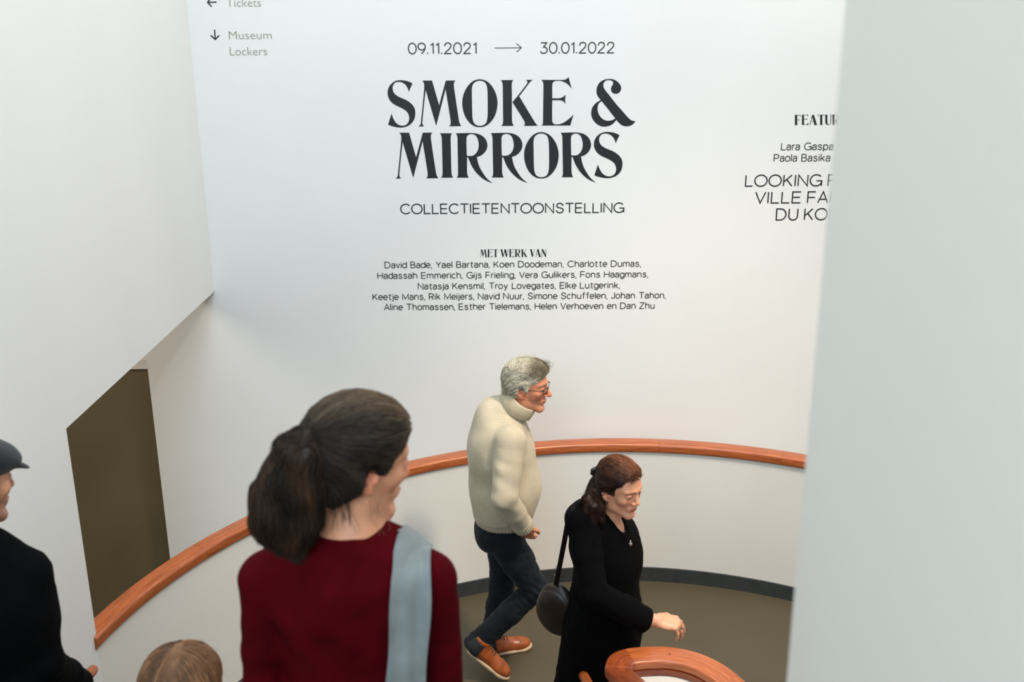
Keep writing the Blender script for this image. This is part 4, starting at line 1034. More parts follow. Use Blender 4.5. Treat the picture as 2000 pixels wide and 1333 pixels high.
# ================================================================== woman in the red sweater, seen from behind
def make_red():
    A = lambda x, y, Y: at_y(x, y, Y); up_ = np.array([0, 0, 1.])
    zf = RIS*6
    root = thing('person', 'woman seen from behind in a dark red sweater, brown hair tied in a ponytail', 'person', (-.33, 1.80, zf))
    H = Loc(A(700, 899, 1.87), tilt(frame((.85, .53, 0)), 14, 0), 1.0)
    Rt = frame((.05, 1, 0)); rt = Rt[:, 0]; fw = Rt[:, 1]
    neck = A(688, 1062, 1.84); chest = A(680, 1185, 1.84); waist = A(690, 1390, 1.83); hip = waist-up_*.19+fw*.0
    shR = A(840, 1132, 1.83); shL = A(520, 1130, 1.83); elR = A(872, 1400, 1.80); elL = A(514, 1400, 1.79)
    wrR = elR+np.array([.02, .12, -.20]); wrL = elL+np.array([-.0, .12, -.20])
    gz = zf; fR = np.array([-.24, 1.80, gz]); fL = np.array([-.43, 1.82, gz])
    hpR = hip+rt*.085; hpL = hip-rt*.085; knR = hpR*.5+fR*.5+fw*.03; knL = hpL*.5+fL*.5+fw*.03
    f = Field(); head_ops(f, H, 1, .98)
    f.cone(H.p(0, -.020, -.045), neck+up_*.02, .051, .056, .02); f.cone(neck+up_*.02, neck-up_*.06, .060, .075, .03)
    f.ell(chest+up_*.03, (.155, .085, .15), Rt, .05).ell(waist+up_*.05, (.12, .085, .16), Rt, .06).ell(hip, (.15, .10, .12), Rt, .06)
    f.fcone(shL+up_*.0, shR+up_*.0, .045, .045, Rt, (1, 1, 1), .05)
    for a, b, c in ((shR, elR, wrR), (shL, elL, wrL)): f.chain([a, b, c], [.044, .034, .024], .03)
    f.chain([hpR, knR, fR+up_*.09], [.07, .05, .034], .03).chain([hpL, knL, fL+up_*.09], [.07, .05, .034], .03)
    for q in (fR, fL): f.cone(q+up_*.09, q+fw*.09+up_*.04, .034, .026, .02)
    hand_ops(f, wrR, (.1, .3, -1), rt, fw, .92, (18, 25, 15)); hand_ops(f, wrL, (-.1, .3, -1), -rt, fw, .92, (18, 25, 15))
    hb = (H.p(0, 0, 0)-.14, H.p(0, 0, 0)+.14)
    build('body', f, M_SKIN, root, .010, .0028, (hb,), 1, skin_col((206, 144, 110), H, (186, 96, 82), (92, 66, 50), (214, 120, 90)))
    eyes(H, root, (80, 70, 56))
    # hair
    f = Field(); e = lambda x, y, z, r, k=.02, sub=False: f.ell(H.p(x, y, z), [q*H.s for q in r], H.R, k, sub)
    e(0, -.022, .046, (.085, .102, .090), .02); e(0, .016, .078, (.078, .072, .050), .03); e(0, -.070, .010, (.074, .050, .068), .03)
    for s in (-1, 1): e(s*.070, -.020, .022, (.022, .052, .058), .02); f.cone(H.p(s*.070, -.035, -.02), H.p(s*.045, -.062, -.062), .024, .020, .02)
    e(0, .104, -.004, (.088, .062, .086), .012, True)
    for s in (-1, 1): e(s*.084, .018, -.034, (.032, .040, .036), .004, True); e(s*.084, .060, -.004, (.03, .03, .05), .006, True); e(s*.088, -.004, -.006, (.014, .019, .032), .004, True)
    V, Fc = f.mesh(.0042, relax=2)
    c1 = np.array(lin((36, 28, 23))); c2 = np.array(lin((112, 92, 72)))
    tie = A(596, 856, 1.80)
    def hc(P):
        P = np.atleast_2d(P); q = H.inv(P); w = np.clip(S_(q[:, 2], .095, .14)*.6+S_(q[:, 1], .035, .08)*.6+.25*vnoise(P, 50, 4), 0, 1); return c1*(1-w[:, None])+c2*w[:, None]
    V = V+normals(V, Fc)*(.002*vnoise(V, 60, 1))[:, None]
    base = part('hair', np_mesh(V, Fc, hc(V)*.7), M_HAIR, root); bv = bvh_of(V, Fc); allv = V
    dt = lambda p, t: tie-p
    def dt(p, t):
        v = nrm(tie-p); q = H.inv(p); return v
    cf = lambda p: hc(p)[0]*(.6+.8*rng.random())
    s1 = strands('h1', lambda: allv[rng.integers(len(allv))], 4600, bv, dt, .085, 9, .0006, cf, root, lift=.0025, jitter=.07)
    s2 = strands('h2', lambda: allv[rng.integers(len(allv))], 110, bv, dt, .07, 8, .00045, cf, root, lift=.004, jitter=.35, tips=lambda i: .014*rng.random())
    nape = lambda: H.p(rng.uniform(-.05, .072), -.062+rng.uniform(-.01, .03), -.06+rng.uniform(-.01, .012))
    s3 = strands('h3', nape, 120, None, lambda p, t: np.array([.3*t, -.15, -1.]), .06, 8, .00045, cf, root, jitter=.3)
    # curly loose wisp beside the jaw
    def wisp(o, r, L, ph): return [o+np.array([.02*k/14+r*math.sin(k*.55+ph), 0, -L*k/14+r*.5*math.cos(k*.55+ph)]) for k in range(15)]
    ws = []
    for o, r, L, ph in ((H.p(.072, .005, -.045), .006, .10, 0), (H.p(.070, .012, -.05), .010, .07, 1.3), (H.p(.074, -.004, -.04), .005, .14, 2.2)):
        me = tube_me(wisp(o, r, L, ph), .0004, 5); ob = part('w', me, M_HAIR, root); at = me.color_attributes.new('Col', 'FLOAT_COLOR', 'POINT'); at.data.foreach_set('color', np.tile([*c2, 1.0], len(me.vertices)).astype(np.float32)); ws.append(ob)
    # ponytail
    f = Field()
    pt = [tie, A(570, 880, 1.775), A(552, 940, 1.765), A(548, 1000, 1.765), A(562, 1040, 1.77)]
    f.chain(pt, [.016, .026, .035, .036, .027], .02)
    f.chain([tie, A(590, 900, 1.765), A(588, 960, 1.76), A(590, 1015, 1.765), A(586, 1040, 1.77)], [.016, .028, .032, .030, .022], .02)
    f.chain([A(545, 915, 1.775), A(517, 965, 1.775), A(516, 1020, 1.775), A(533, 1045, 1.78)], [.020, .022, .022, .016], .02)
    V2, F2 = f.mesh(.0045, relax=2); V2 = V2+normals(V2, F2)*(.004*vnoise(V2*np.array([1, 1, .35]), 50, 5))[:, None]
    def pc(P):
        P = np.atleast_2d(P); w = np.clip(.25+.5*vnoise(P*np.array([1, 1, .3]), 45, 9)+.35*S_(-P[:, 0], .50, .55), 0, 1); return c1*.8*(1-w[:, None])+np.array(lin((84, 58, 40)))*w[:, None]
    b2 = part('ponytail', np_mesh(V2, F2, pc(V2)*.35), M_HAIR, root); bv2 = bvh_of(V2, F2)
    def dp(p, t): return np.array([.30*math.sin(p[2]*34+p[0]*20)-(.25 if p[2] > tie[2]-.06 else 0)+.15*S_(np.array(tie[2]-p[2]), .15, .22), -.05, -1.])
    cf2 = lambda p: pc(p)[0]*(.55+.9*rng.random())
    p1 = strands('p1', lambda: V2[rng.integers(len(V2))], 4400, bv2, dp, .052, 8, .0007, cf2, root, lift=.003, jitter=.14, tips=lambda i: .012*rng.random())
    join_objs([b2, p1], 'ponytail'); join_objs([base, s1, s2, s3]+ws, 'hair')
    # hair tie
    pts = [tie+np.array([.010*math.sin(a)*.6, -.0, 0])+np.array([.4, .25, .2])*0+(np.cross([-.6, -.3, -.75], [0, 1, 0])/.96*math.cos(a)+np.array([0, 1, 0])*math.sin(a))*.0235 for a in np.linspace(0, 2*PI, 25)]
    part('hair_tie', tube_me(pts, .0085, 8), M_BLACKC, root)
    # sweater
    f = Field()
    f.ell(chest+up_*.035, (.172, .105, .16), Rt, .05).fcone(chest, waist, .150, .140, Rt, (1, .68, 1), .05).fcone(waist, hip, .145, .165, Rt, (1, .70, 1), .05)
    f.cone(neck-up_*.050, neck-up_*.005, .088, .060, .045)
    f.fcone(neck*.45+shR*.55+up_*.010, shR, .048, .050, Rt, (1, 1, 1), .04).fcone(neck*.45+shL*.55+up_*.010, shL, .048, .050, Rt, (1, 1, 1), .04)
    for a, b, c in ((shR, elR, wrR), (shL, elL, wrL)):
        f.chain([a, a*.5+b*.5, b, b*.4+c*.6, c], [.054, .046, .042, .037, .034], .012); f.cut(c-(c-b)*.02, c-b, .05)
    f.cut(hip-up_*.06, (0, 0, -1), .3); f.ell(neck+up_*.052+fw*.004, (.064, .066, .045), Rt, .004, True)
    disp = lambda V:   .006*vnoise(V*np.array([1, 1, .5]), 10, 2)+.002*vnoise(V, 30, 3)+.005*np.sin(V[:, 2]*60+V[:, 0]*55)*np.exp(-((np.abs(V[:, 0]-chest[0])-.125)/.03)**2)*np.exp(-((V[:, 2]-chest[2]+.05)/.12)**2)
    sw = build('sweater', f, M_RED, root, .0055, .0026, ((neck-np.array([.13, .12, .07]), neck+np.array([.13, .12, .06])),), 2, disp=disp)
    f = Field(); f.fcone(hip+up_*.02, hip, .155, .16, Rt, (1, .72, 1), .04)
    f.chain([hpR, knR, fR+up_*.10], [.088, .066, .056], .02).chain([hpL, knL, fL+up_*.10], [.088, .066, .056], .02); build('trousers', f, M_DENIM, root, .009, relax=2)
    for q in (fR, fL): shoe(root, q-fw*.05, fw, (0, 0, 1), .9, M_BLACKP, M_SOLE, None, False, .08)
    # ---- tote bag over the right shoulder: broad strap down her back
    bag = thing('tote_bag', 'grey-blue canvas bag with a broad strap over the right shoulder of the woman in red', 'bag', tuple(A(792, 1500, 1.70)))
    P = [A(800, 1078, 1.875), A(803, 1073, 1.84), A(803, 1080, 1.795), A(803, 1130, 1.755), A(801, 1200, 1.730), A(797, 1270, 1.715), A(792, 1345, 1.705), A(789, 1440, 1.70), A(788, 1500, 1.70)]
    front = [A(795, 1180, 1.955), A(798, 1110, 1.925)]
    P = catmull(front+P, 6); V = []; w = .0385; seg = 13
    for i, p in enumerate(P):
        t = (P[min(i+1, len(P)-1)]-P[max(i-1, 0)]).normalized(); s = Vector((1, .10, .02)); s = (s-t*s.dot(t)).normalized(); n_ = t.cross(s)
        if n_.y > 0 and i > 14: n_ = -n_
        ww = w*(1+.04*math.sin(i*.4)); lift_ = .0015
        for j in range(seg):
            a_ = -1+2*j/(seg-1); fold = .0034*math.cos(a_*6.5+math.sin(i*.21)*.8)+.0018*math.sin(i*.45+a_*2); V.append(p+s*ww*a_+n_*(fold+.002))
        for j in range(seg-1, -1, -1):
            a_ = -1+2*j/(seg-1); V.append(p+s*ww*a_-n_*.002)
    vs = [Vector(v.co)+root.location for v in sw.data.vertices]; bvs = BVHTree.FromPolygons(vs, [tuple(p.vertices) for p in sw.data.polygons])
    for q in range(len(V)):
        lc, nn, _, _ = bvs.find_nearest(V[q]); top_ = (q % (seg*2)) < seg; need = .0075 if top_ else .003
        dd = (V[q]-lc).dot(nn)
        if dd < need and (V[q]-lc).length < .06: V[q] = V[q]+nn*(need-dd)
    m = seg*2; n = len(P); F = [(i*m+j, i*m+(j+1) % m, (i+1)*m+(j+1) % m, (i+1)*m+j) for i in range(n-1) for j in range(m)]+[tuple(range(m))[::-1], tuple(range((n-1)*m, n*m))]
    part('strap', shade_by_angle(recalc(mesh(V, F)), 50), M_STRAP, bag)
    cB = A(788, 1560, 1.69); f = Field(); f.ell(cB-up_*.06, (.15, .045, .17), Rt, .02); f.ell(cB+up_*.05, (.14, .03, .10), Rt, .03)
    build('bag_body', f, M_STRAP, bag, .006, relax=2, disp=lambda V: .004*vnoise(V, 14, 3))
make_red()

# ================================================================== man in the flat cap at the left edge
def make_cap_man():
    A = lambda x, y, Y: at_y(x, y, Y); up_ = np.array([0, 0, 1.]); Y0 = 2.44
    zf = RIS*4
    root = thing('person', 'man in a dark flat cap and black jacket at the left edge', 'person', (-1.44, 2.42, zf))
    H = Loc(A(-58, 944, Y0), tilt(frame((.54, .84, 0)), 10, 0), 1.0)
    Rt = frame((.12, 1, 0)); rt = Rt[:, 0]; fw = Rt[:, 1]
    neck = A(-58, 1060, Y0-.03); chest = neck-up_*.20; waist = chest-up_*.24; hip = waist-up_*.20
    shR = A(52, 1120, Y0-.02); shL = shR+(neck-shR)*2*np.array([1, 1, 0]); shL[0] = max(shL[0], -1.60); elR = A(92, 1262, Y0-.05)+np.array([-.02, 0, -.05])
    hx, hy, hz = e[0], e[1]-.62, e[2]+.26
    wrR = A(150, 1340, 2.62)
    elL = shL+np.array([.0, -.03, -.29]); wrL = elL+np.array([.05, .14, -.22])
    fR = np.array([-1.38, 2.40, zf]); fL = np.array([-1.55, 2.42, zf]); hpR = hip+rt*.09; hpL = hip-rt*.07; knR = hpR*.5+fR*.5+fw*.03; knL = hpL*.5+fL*.5+fw*.03
    f = Field(); head_ops(f, H, 0, 1)
    f.cone(H.p(0, -.022, -.05), neck-up_*.02, .060, .064, .02)
    f.ell(chest+up_*.02, (.165, .10, .18), Rt, .05).ell(waist, (.14, .10, .15), Rt, .06).ell(hip, (.145, .11, .12), Rt, .06)
    for a, b, c in ((shR, elR, wrR), (shL, elL, wrL)): f.chain([chest+(a-chest)*.5+up_*.02, a, b, c], [.06, .05, .038, .027], .03)
    f.chain([hpR, knR, fR+up_*.09], [.075, .05, .036], .03).chain([hpL, knL, fL+up_*.09], [.075, .05, .036], .03)
    for q in (fR, fL): f.cone(q+up_*.09, q+fw*.09+up_*.04, .034, .028, .02)
    hand_ops(f, wrR, (.1, .55, -.8), rt, fw, .98, (18, 25, 15)); hand_ops(f, wrL, (0, .4, -1), -rt, fw, .98, (18, 25, 15))
    hb = (H.p(0, 0, 0)-.14, H.p(0, 0, 0)+.14)
    build('body', f, M_SKIN, root, .010, .003, (hb,), 1, skin_col((208, 150, 118), H, (176, 100, 84), (40, 30, 24), (204, 124, 96), .55))
    eyes(H, root)
    f = Field(); g = lambda x, y, z, r, k=.02, sub=False: f.ell(H.p(x, y, z), r, H.R, k, sub)
    g(0, -.024, .020, (.080, .094, .075), .02); g(0, -.072, -.015, (.066, .036, .055), .02)
    for s in (-1, 1): f.cone(H.p(s*.074, .020, .02), H.p(s*.072, .022, -.018), .010, .006, .01)
    g(0, .10, 0, (.072, .055, .10), .006, True)
    for s in (-1, 1): g(s*.088, -.006, -.006, (.016, .020, .034), .004, True); g(s*.09, .012, -.05, (.03, .03, .03), .004, True)
    dk = np.array(lin((34, 26, 22)))
    V, Fc = f.mesh(.004, relax=2); base = part('hair', np_mesh(V, Fc, np.tile(dk*.7, (len(V), 1))), M_HAIR, root); bv = bvh_of(V, Fc)
    s1 = strands('h', lambda: V[rng.integers(len(V))], 1500, bv, lambda p, t: H.R @ np.array([0, -.4, -1.]), .025, 5, .0007, lambda p: dk*(.6+.9*rng.random()), root, lift=.0015, jitter=.3)
    join_objs([base, s1], 'hair')
    # flat cap with a stiff peak
    f = Field(); g = lambda x, y, z, r, k=.02, sub=False, R=None: f.ell(H.p(x, y, z), r, H.R if R is None else R, k, sub)
    g(0, -.016, .058, (.092, .112, .062), .02); g(0, .040, .070, (.092, .085, .040), .03, R=tilt(H.R, 14))
    f.cone(H.p(0, -.05, .05), H.p(0, -.06, .03), .088, .090, .02)
    g(0, 0, -.052, (.20, .25, .062), .004, True)
    cp = build('flat_cap', f, M_CAP, root, .004, relax=2, disp=lambda V: .002*vnoise(V, 28, 3))
    f = Field(); f.ell(H.p(0, .100, .040), (.072, .052, .009), tilt(H.R, 22), .01); f.cone(H.p(-.05, .085, .05), H.p(.05, .085, .05), .012, .012, .02)
    build('peak', f, M_CAP, cp, .0035, relax=1)
    # jacket
    f = Field()
    f.ell(chest+up_*.015, (.190, .125, .18), Rt, .05).fcone(chest-up_*.05, hip, .178, .172, Rt, (1, .74, 1), .05); f.cone(neck-up_*.06, neck-up_*.01, .095, .070, .04)
    f.cone(neck*.5+shR*.5-up_*.0, shR, .062, .058, .04).cone(neck*.5+shL*.5, shL, .062, .058, .04)
    for a, b, c in ((shR, elR, wrR), (shL, elL, wrL)):
        f.chain([a, a*.5+b*.5, b, b*.4+c*.6, c], [.062, .058, .053, .049, .048], .015); f.cut(c-(c-b)*.02, c-b, .062)
    f.cut(hip-up_*.06, (0, 0, -1), .28); f.ell(neck+up_*.045+fw*.01, (.066, .070, .05), Rt, .004, True)
    build('jacket', f, M_BLACKC, root, .0055, None, (), 2, disp=lambda V: .004*vnoise(V, 12, 2)+.0018*vnoise(V, 40, 3))
    f = Field(); f.fcone(hip+up_*.02, hip, .15, .155, Rt, (1, .72, 1), .04)
    f.chain([hpR, knR, fR+up_*.10], [.088, .068, .058], .02).chain([hpL, knL, fL+up_*.10], [.088, .068, .058], .02); build('trousers', f, M_GREYT, root, .009, relax=2)
    for q in (fR, fL): shoe(root, q-fw*.05, fw, (0, 0, 1), .98, M_BLACKP, M_BLACKP, None, False, .08)
make_cap_man()

# ================================================================== child, only the top of the head in view
def make_child():
    A = lambda x, y, Y: at_y(x, y, Y); up_ = np.array([0, 0, 1.]); Y0 = 2.06
    zf = RIS*5
    root = thing('person', 'child with light brown hair, only the crown of the head visible at the bottom edge', 'person', (-.79, 2.04, zf))
    H = Loc(A(357, 1362, Y0), tilt(frame((.25, 1, 0)), 10, 0), .92)
    Rt = frame((.1, 1, 0)); rt = Rt[:, 0]; fw = Rt[:, 1]; sc = .66
    neck = H.p(0, -.02, -.15); chest = neck-up_*.13; waist = chest-up_*.16; hip = waist-up_*.12
    shR = neck+rt*.105-up_*.05; shL = neck-rt*.105-up_*.05; elR = shR-up_*.19+rt*.01; elL = shL-up_*.19-rt*.01; wrR = elR+fw*.07-up_*.15; wrL = elL+fw*.07-up_*.15
    fR = np.array([H.o[0]+.06, 2.05, zf]); fL = np.array([H.o[0]-.06, 2.05, zf]); hpR = hip+rt*.055; hpL = hip-rt*.055; knR = hpR*.5+fR*.5+fw*.02; knL = hpL*.5+fL*.5+fw*.02
    f = Field(); head_ops(f, H, 1, .92)
    f.cone(H.p(0, -.022, -.05), neck, .046, .046, .02)
    f.ell(chest, (.11, .075, .12), Rt, .04).ell(waist, (.10, .075, .11), Rt, .04).ell(hip, (.10, .08, .09), Rt, .04)
    for a, b, c in ((shR, elR, wrR), (shL, elL, wrL)): f.chain([chest+(a-chest)*.5, a, b, c], [.04, .034, .026, .019], .02)
    f.chain([hpR, knR, fR+up_*.06], [.05, .036, .026], .02).chain([hpL, knL, fL+up_*.06], [.05, .036, .026], .02)
    for q in (fR, fL): f.cone(q+up_*.06, q+fw*.07+up_*.03, .025, .02, .015)
    hand_ops(f, wrR, (.1, .3, -1), rt, fw, .68, (18, 25, 15)); hand_ops(f, wrL, (-.1, .3, -1), -rt, fw, .68, (18, 25, 15))
    hb = (H.p(0, 0, 0)-.13, H.p(0, 0, 0)+.13)
    build('body', f, M_SKIN, root, .009, .003, (hb,), 1, skin_col((224, 168, 140), H, (196, 110, 98), (120, 96, 70)))
    eyes(H, root, (80, 96, 110))
    f = Field(); g = lambda x, y, z, r, k=.02, sub=False: f.ell(H.p(x, y, z), [q*H.s for q in r], H.R, k, sub)
    g(0, -.020, .040, (.096, .108, .094), .02); g(0, .0, .075, (.086, .086, .060), .03)
    g(0, -.058, -.040, (.088, .062, .090), .03)
    for s in (-1, 1): g(s*.080, -.010, -.03, (.026, .050, .080), .02)
    g(0, .106, -.03, (.080, .062, .100), .012, True)
    V, Fc = f.mesh(.004, relax=2); V = V+normals(V, Fc)*(.002*vnoise(V, 50, 1))[:, None]
    c1 = np.array(lin((96, 70, 52))); c2 = np.array(lin((172, 124, 88)))
    def hc(P):
        P = np.atleast_2d(P); q = H.inv(P); w = np.clip(.35+.55*vnoise(np.stack([np.arctan2(q[:, 0], q[:, 2])*4, q[:, 1]*3, q[:, 2]*2], 1), 2.2, 4)+.35*S_(q[:, 0], .03, .08), 0, 1); return c1*(1-w[:, None])+c2*w[:, None]
    base = part('hair', np_mesh(V, Fc, hc(V)*.75), M_HAIR, root); bv = bvh_of(V, Fc)
    part_pt = H.p(-.012, -.045, .135)
    def dd(p, t):
        q = H.inv(p); v = q-np.array([-.012, -.035, .14]); v[1] *= .8; v[2] = -abs(v[2])-.02; return H.R @ nrm(v)
    s1 = strands('h', lambda: V[rng.integers(len(V))], 4200, bv, dd, .085, 10, .0006, lambda p: hc(p)[0]*(.6+.8*rng.random()), root, lift=.0025, jitter=.10)
    s2 = strands('h', lambda: V[rng.integers(len(V))], 80, bv, dd, .06, 8, .00045, lambda p: hc(p)[0]*(.6+.8*rng.random()), root, lift=.004, jitter=.35, tips=lambda i: .012*rng.random())
    join_objs([base, s1, s2], 'hair')
    f = Field(); f.ell(chest, (.125, .09, .125), Rt, .04).fcone(chest, hip, .112, .115, Rt, (1, .78, 1), .04); f.cone(neck-up_*.05, neck-up_*.02, .06, .05, .03)
    for a, b, c in ((shR, elR, wrR), (shL, elL, wrL)):
        f.cone(chest+(a-chest)*.5, a, .05, .044, .03); f.chain([a, b, c], [.044, .036, .030], .01); f.cut(c-(c-b)*.03, c-b, .04)
    f.cut(hip-up_*.05, (0, 0, -1), .2); f.ell(neck+up_*.03, (.052, .052, .03), Rt, .004, True)
    build('jumper', f, M_CAP, root, .006, None, (), 2)
    f = Field(); f.fcone(hip+up_*.02, hip, .105, .105, Rt, (1, .78, 1), .03); f.chain([hpR, knR, fR+up_*.07], [.062, .048, .040], .02).chain([hpL, knL, fL+up_*.07], [.062, .048, .040], .02); build('trousers', f, M_DENIM, root, .008, relax=2)
    for q in (fR, fL): shoe(root, q-fw*.04, fw, (0, 0, 1), .7, M_BLACKP, M_SOLE, None, False, .08)
make_child()

# ================================================================== woman in black
def make_woman():
    A = lambda x, y, Y: at_y(x, y, Y); up_ = np.array([0, 0, 1.])
    root = thing('person', 'auburn-haired woman in a long black coat reaching one ringed hand forward by the hairpin rail', 'person', (.33, 3.88, 0))
    H = Loc(A(1210, 952, 3.86), tilt(frame((.70, -.71, 0)), 11, 3), .95)
    Rt = frame((.86, -.50, 0)); rt = Rt[:, 0]; fw = Rt[:, 1]
    neck = A(1184, 1012, 3.90); chest = A(1184, 1075, 3.92); waist = A(1182, 1150, 3.90); hip = A(1178, 1215, 3.88)
    shR = A(1137, 1016, 3.80); elR = A(1160, 1160, 3.66); wrR = A(1262, 1213, 3.70)
    shL = chest-rt*.130+up_*.035; elL = shL+np.array([-.02, .10, -.28]); wrL = elL+fw*.10-up_*.22
    ft = np.array([.33, 3.93, 0]); 
    hpR = hip+rt*.08; hpL = hip-rt*.08; knR = np.array([.33, 3.80, .47]); anR = np.array([.24, 3.84, .10]); knL = np.array([.40, 3.96, .47]); anL = np.array([.44, 3.97, .09])
    f = Field(); head_ops(f, H, 1, .96)
    f.cone(H.p(0, -.020, -.045), neck-up_*.03, .050, .055, .02)
    f.ell(chest, (.145, .09, .15), Rt, .05).ell(waist, (.12, .09, .13), Rt, .06).ell(hip, (.145, .11, .12), Rt, .06)
    f.ell(A(1200, 1040, 3.88), (.07, .04, .04), tilt(Rt, 30), .03)
    for a, b, c in ((shR, elR, wrR), (shL, elL, wrL)): f.chain([neck*.5+a*.5-up_*.03, a, b, c], [.045, .046, .034, .0235], .03)
    f.chain([hpR, knR, anR], [.07, .05, .034], .03).chain([hpL, knL, anL], [.07, .05, .034], .03)
    for an in (anR, anL): f.cone(an, an+fw*.08-up_*.03, .032, .026, .02)
    fj = hand_ops(f, wrR+np.array([.034, 0, 0]), (1, -.10, -.10), (.0, -.26, 1), (0, 1, 0), 1.06, (48, 17, 10), .14, .5)
    hand_ops(f, wrL, (.1, 0, -1), -rt, fw, .9, (18, 25, 15))
    hb = (H.p(-.02, 0, 0)-.14, H.p(-.02, 0, 0)+.14); wb = (wrR-np.array([.02, .07, .13]), wrR+np.array([.20, .09, .05]))
    build('body', f, M_SKIN, root, .010, .0028, (hb, wb), 1, skin_col((212, 152, 119), H, (190, 96, 82), (120, 84, 62), (216, 134, 104)))
    eyes(H, root, (70, 82, 80), (.1, -.2))
    p, d = fj[2]; rg = [Vector(p)+Vector(q) for q in []]
    a = np.cross(d, up_); a = nrm(a); b = np.cross(d, a)
    ring = tube_me([p+(a*math.cos(q)+b*math.sin(q))*.0098 for q in np.linspace(0, 2*PI, 19)], .0013, 6); rg = part('ring', ring, M_METAL, root, 'silver ring with a dark stone')
    g = Field(); g.ell(p+nrm(np.array([.2, -.5, .8])-d*np.dot([.2, -.5, .8], d))*.0115, (.0045, .0045, .003), k=.001); build('stone', g, M_DARKM, rg, .0012)
    # ---- hair: swept to a clip at the back, the rest falls to the neck
    f = Field(); e = lambda x, y, z, r, k=.02, sub=False: f.ell(H.p(x, y, z), [q*H.s for q in r], H.R, k, sub)
    e(0, -.022, .044, (.082, .098, .090), .02); e(0, .014, .070, (.074, .070, .052), .03); e(0, -.026, .084, (.050, .050, .048), .03)
    for s in (-1, 1): e(s*.066, -.020, .020, (.020, .050, .058), .02)
    e(0, -.080, -.030, (.066, .040, .070), .03)
    e(0, .103, .028, (.090, .070, .080), .010, True); e(0, .100, -.05, (.080, .066, .06), .010, True)
    for s in (-1, 1): e(s*.080, .014, -.036, (.032, .040, .036), .004, True); e(s*.080, .060, .012, (.034, .036, .046), .010, True); e(s*.086, -.006, -.008, (.014, .019, .032), .004, True)
    for x, y, z, x2, y2, z2, r in ((.058, -.066, -.03, .088, -.082, -.125, .026), (.070, -.055, -.03, .100, -.055, -.10, .020), (.040, -.09, -.03, .064, -.112, -.14, .028)):
        f.cone(H.p(x, y, z), H.p(x2, y2, z2), r, r*.75, .018)
    for p0, p1, p2, r in (((.044, -.080, -.03), (1158, 990, 3.775), (1158, 1019, 3.765), .022), ((.050, -.072, -.05), (1170, 994, 3.785), (1174, 1017, 3.775), .018), ((.036, -.090, -.02), (1149, 976, 3.79), (1145, 1000, 3.765), .019)):
        f.chain([H.p(*p0), A(*p1), A(*p2)], [r, r, r*.7], .014)
    # locks falling behind the ears and on the nape
    for x, y, z, x2, y2, z2, r in ((.062, -.048, -.01, .066, -.050, -.105, .026), (.045, -.085, -.02, .050, -.085, -.135, .028), (0, -.10, -.02, .0, -.105, -.125, .032), (-.045, -.085, -.02, -.050, -.085, -.130, .028), (-.062, -.048, -.01, -.066, -.050, -.11, .026)):
        f.cone(H.p(x, y, z), H.p(x2, y2, z2), r, r*.72, .018)
    V, Fc = f.mesh(.004, relax=2)
    red = np.array(lin((116, 70, 46))); dk = np.array(lin((44, 27, 21)))
    def hc(P):
        P = np.atleast_2d(P); q = H.inv(P)
        w = np.clip(S_(q[:, 2], .075, .105)*(1-.85*S_(q[:, 0], .022, .05))+S_(-q[:, 2], .00, .05)*S_(-q[:, 1], .03, .06)*.95+.35*vnoise(P, 45, 4), 0, 1)
        return dk*(1-w[:, None])+red*w[:, None]
    V = V+normals(V, Fc)*(.0035*vnoise(V*np.array([1, 1, .5]), 60, 1)+.0015*vnoise(V, 150, 2))[:, None]
    base = part('hair', np_mesh(V, Fc, hc(V)*.45), M_HAIR, root); bv = bvh_of(V, Fc)
    q_ = H.inv(V); up = V[(q_[:, 2] > .0)]; low = V[q_[:, 2] <= .01]
    clip = np.array([0, -.105, .030])
    def d_up(p, t): q = H.inv(p); v = clip-q; v[2] += .15*max(0, -q[1]*0); return H.R @ nrm(v)
    def d_lo(p, t): q = H.inv(p); return H.R @ np.array([.25*math.sin(q[2]*90+q[0]*40), -.15+.3*math.sin(q[2]*70), -1.])
    cf = lambda p: hc(p)[0]*(.6+.8*rng.random())
    s1 = strands('hu', lambda: up[rng.integers(len(up))], 3600, bv, d_up, .080, 8, .0006, cf, root, lift=.0025, jitter=.12)
    s2 = strands('hl', lambda: low[rng.integers(len(low))], 3800, bv, d_lo, .085, 9, .0007, cf, root, lift=.003, jitter=.25, tips=lambda i: .012*rng.random())
    def front(): return H.p(rng.uniform(-.03, .035), rng.uniform(.062, .078), rng.uniform(.078, .095))
    s3 = strands('hf', front, 110, None, lambda p, t: H.R @ np.array([.3, .9-1.9*t, .5-.9*t]), .035, 7, .0006, cf, root, jitter=.3)
    s4 = strands('hg', lambda: up[rng.integers(len(up))], 90, bv, d_up, .06, 8, .0005, cf, root, lift=.004, jitter=.5, tips=lambda i: .014*rng.random())
    join_objs([base, s1, s2, s3, s4], 'hair')
    c = H.p(.02, -.122, .030); R = H.R
    me = box_me(-.030, .030, -.008, .008, -.015, .015, .003); me.transform(Matrix.Translation(Vector(c)) @ Matrix(R.tolist()).to_4x4()); part('hair_clip', me, M_BLACKP, root)
    g = Field(); g.ell(H.p(.0835, .004, -.044), (.0062, .0062, .0062), k=.001); build('earring', g, M_BLACKP, root, .0015)
    # ---- coat
    f = Field()
    f.ell(chest+fw*.01, (.175, .125, .165), Rt, .05).ell(chest-fw*.04+rt*.03+up_*.05, (.145, .10, .12), Rt, .05).ell(chest+fw*.050-up_*.04, (.13, .10, .10), Rt, .05).ell(A(1146, 1012, 3.87), (.085, .08, .085), Rt, .05)
    f.cone(neck-up_*.05, neck-up_*.015, .075, .060, .05)
    bot = np.array([.345, 3.90, .36])
    f.fcone(waist+up_*.02, hip, .168, .185, Rt, (1, .82, 1), .05); f.fcone(hip, bot-up_*.1, .188, .232, Rt, (1, .84, 1), .05)
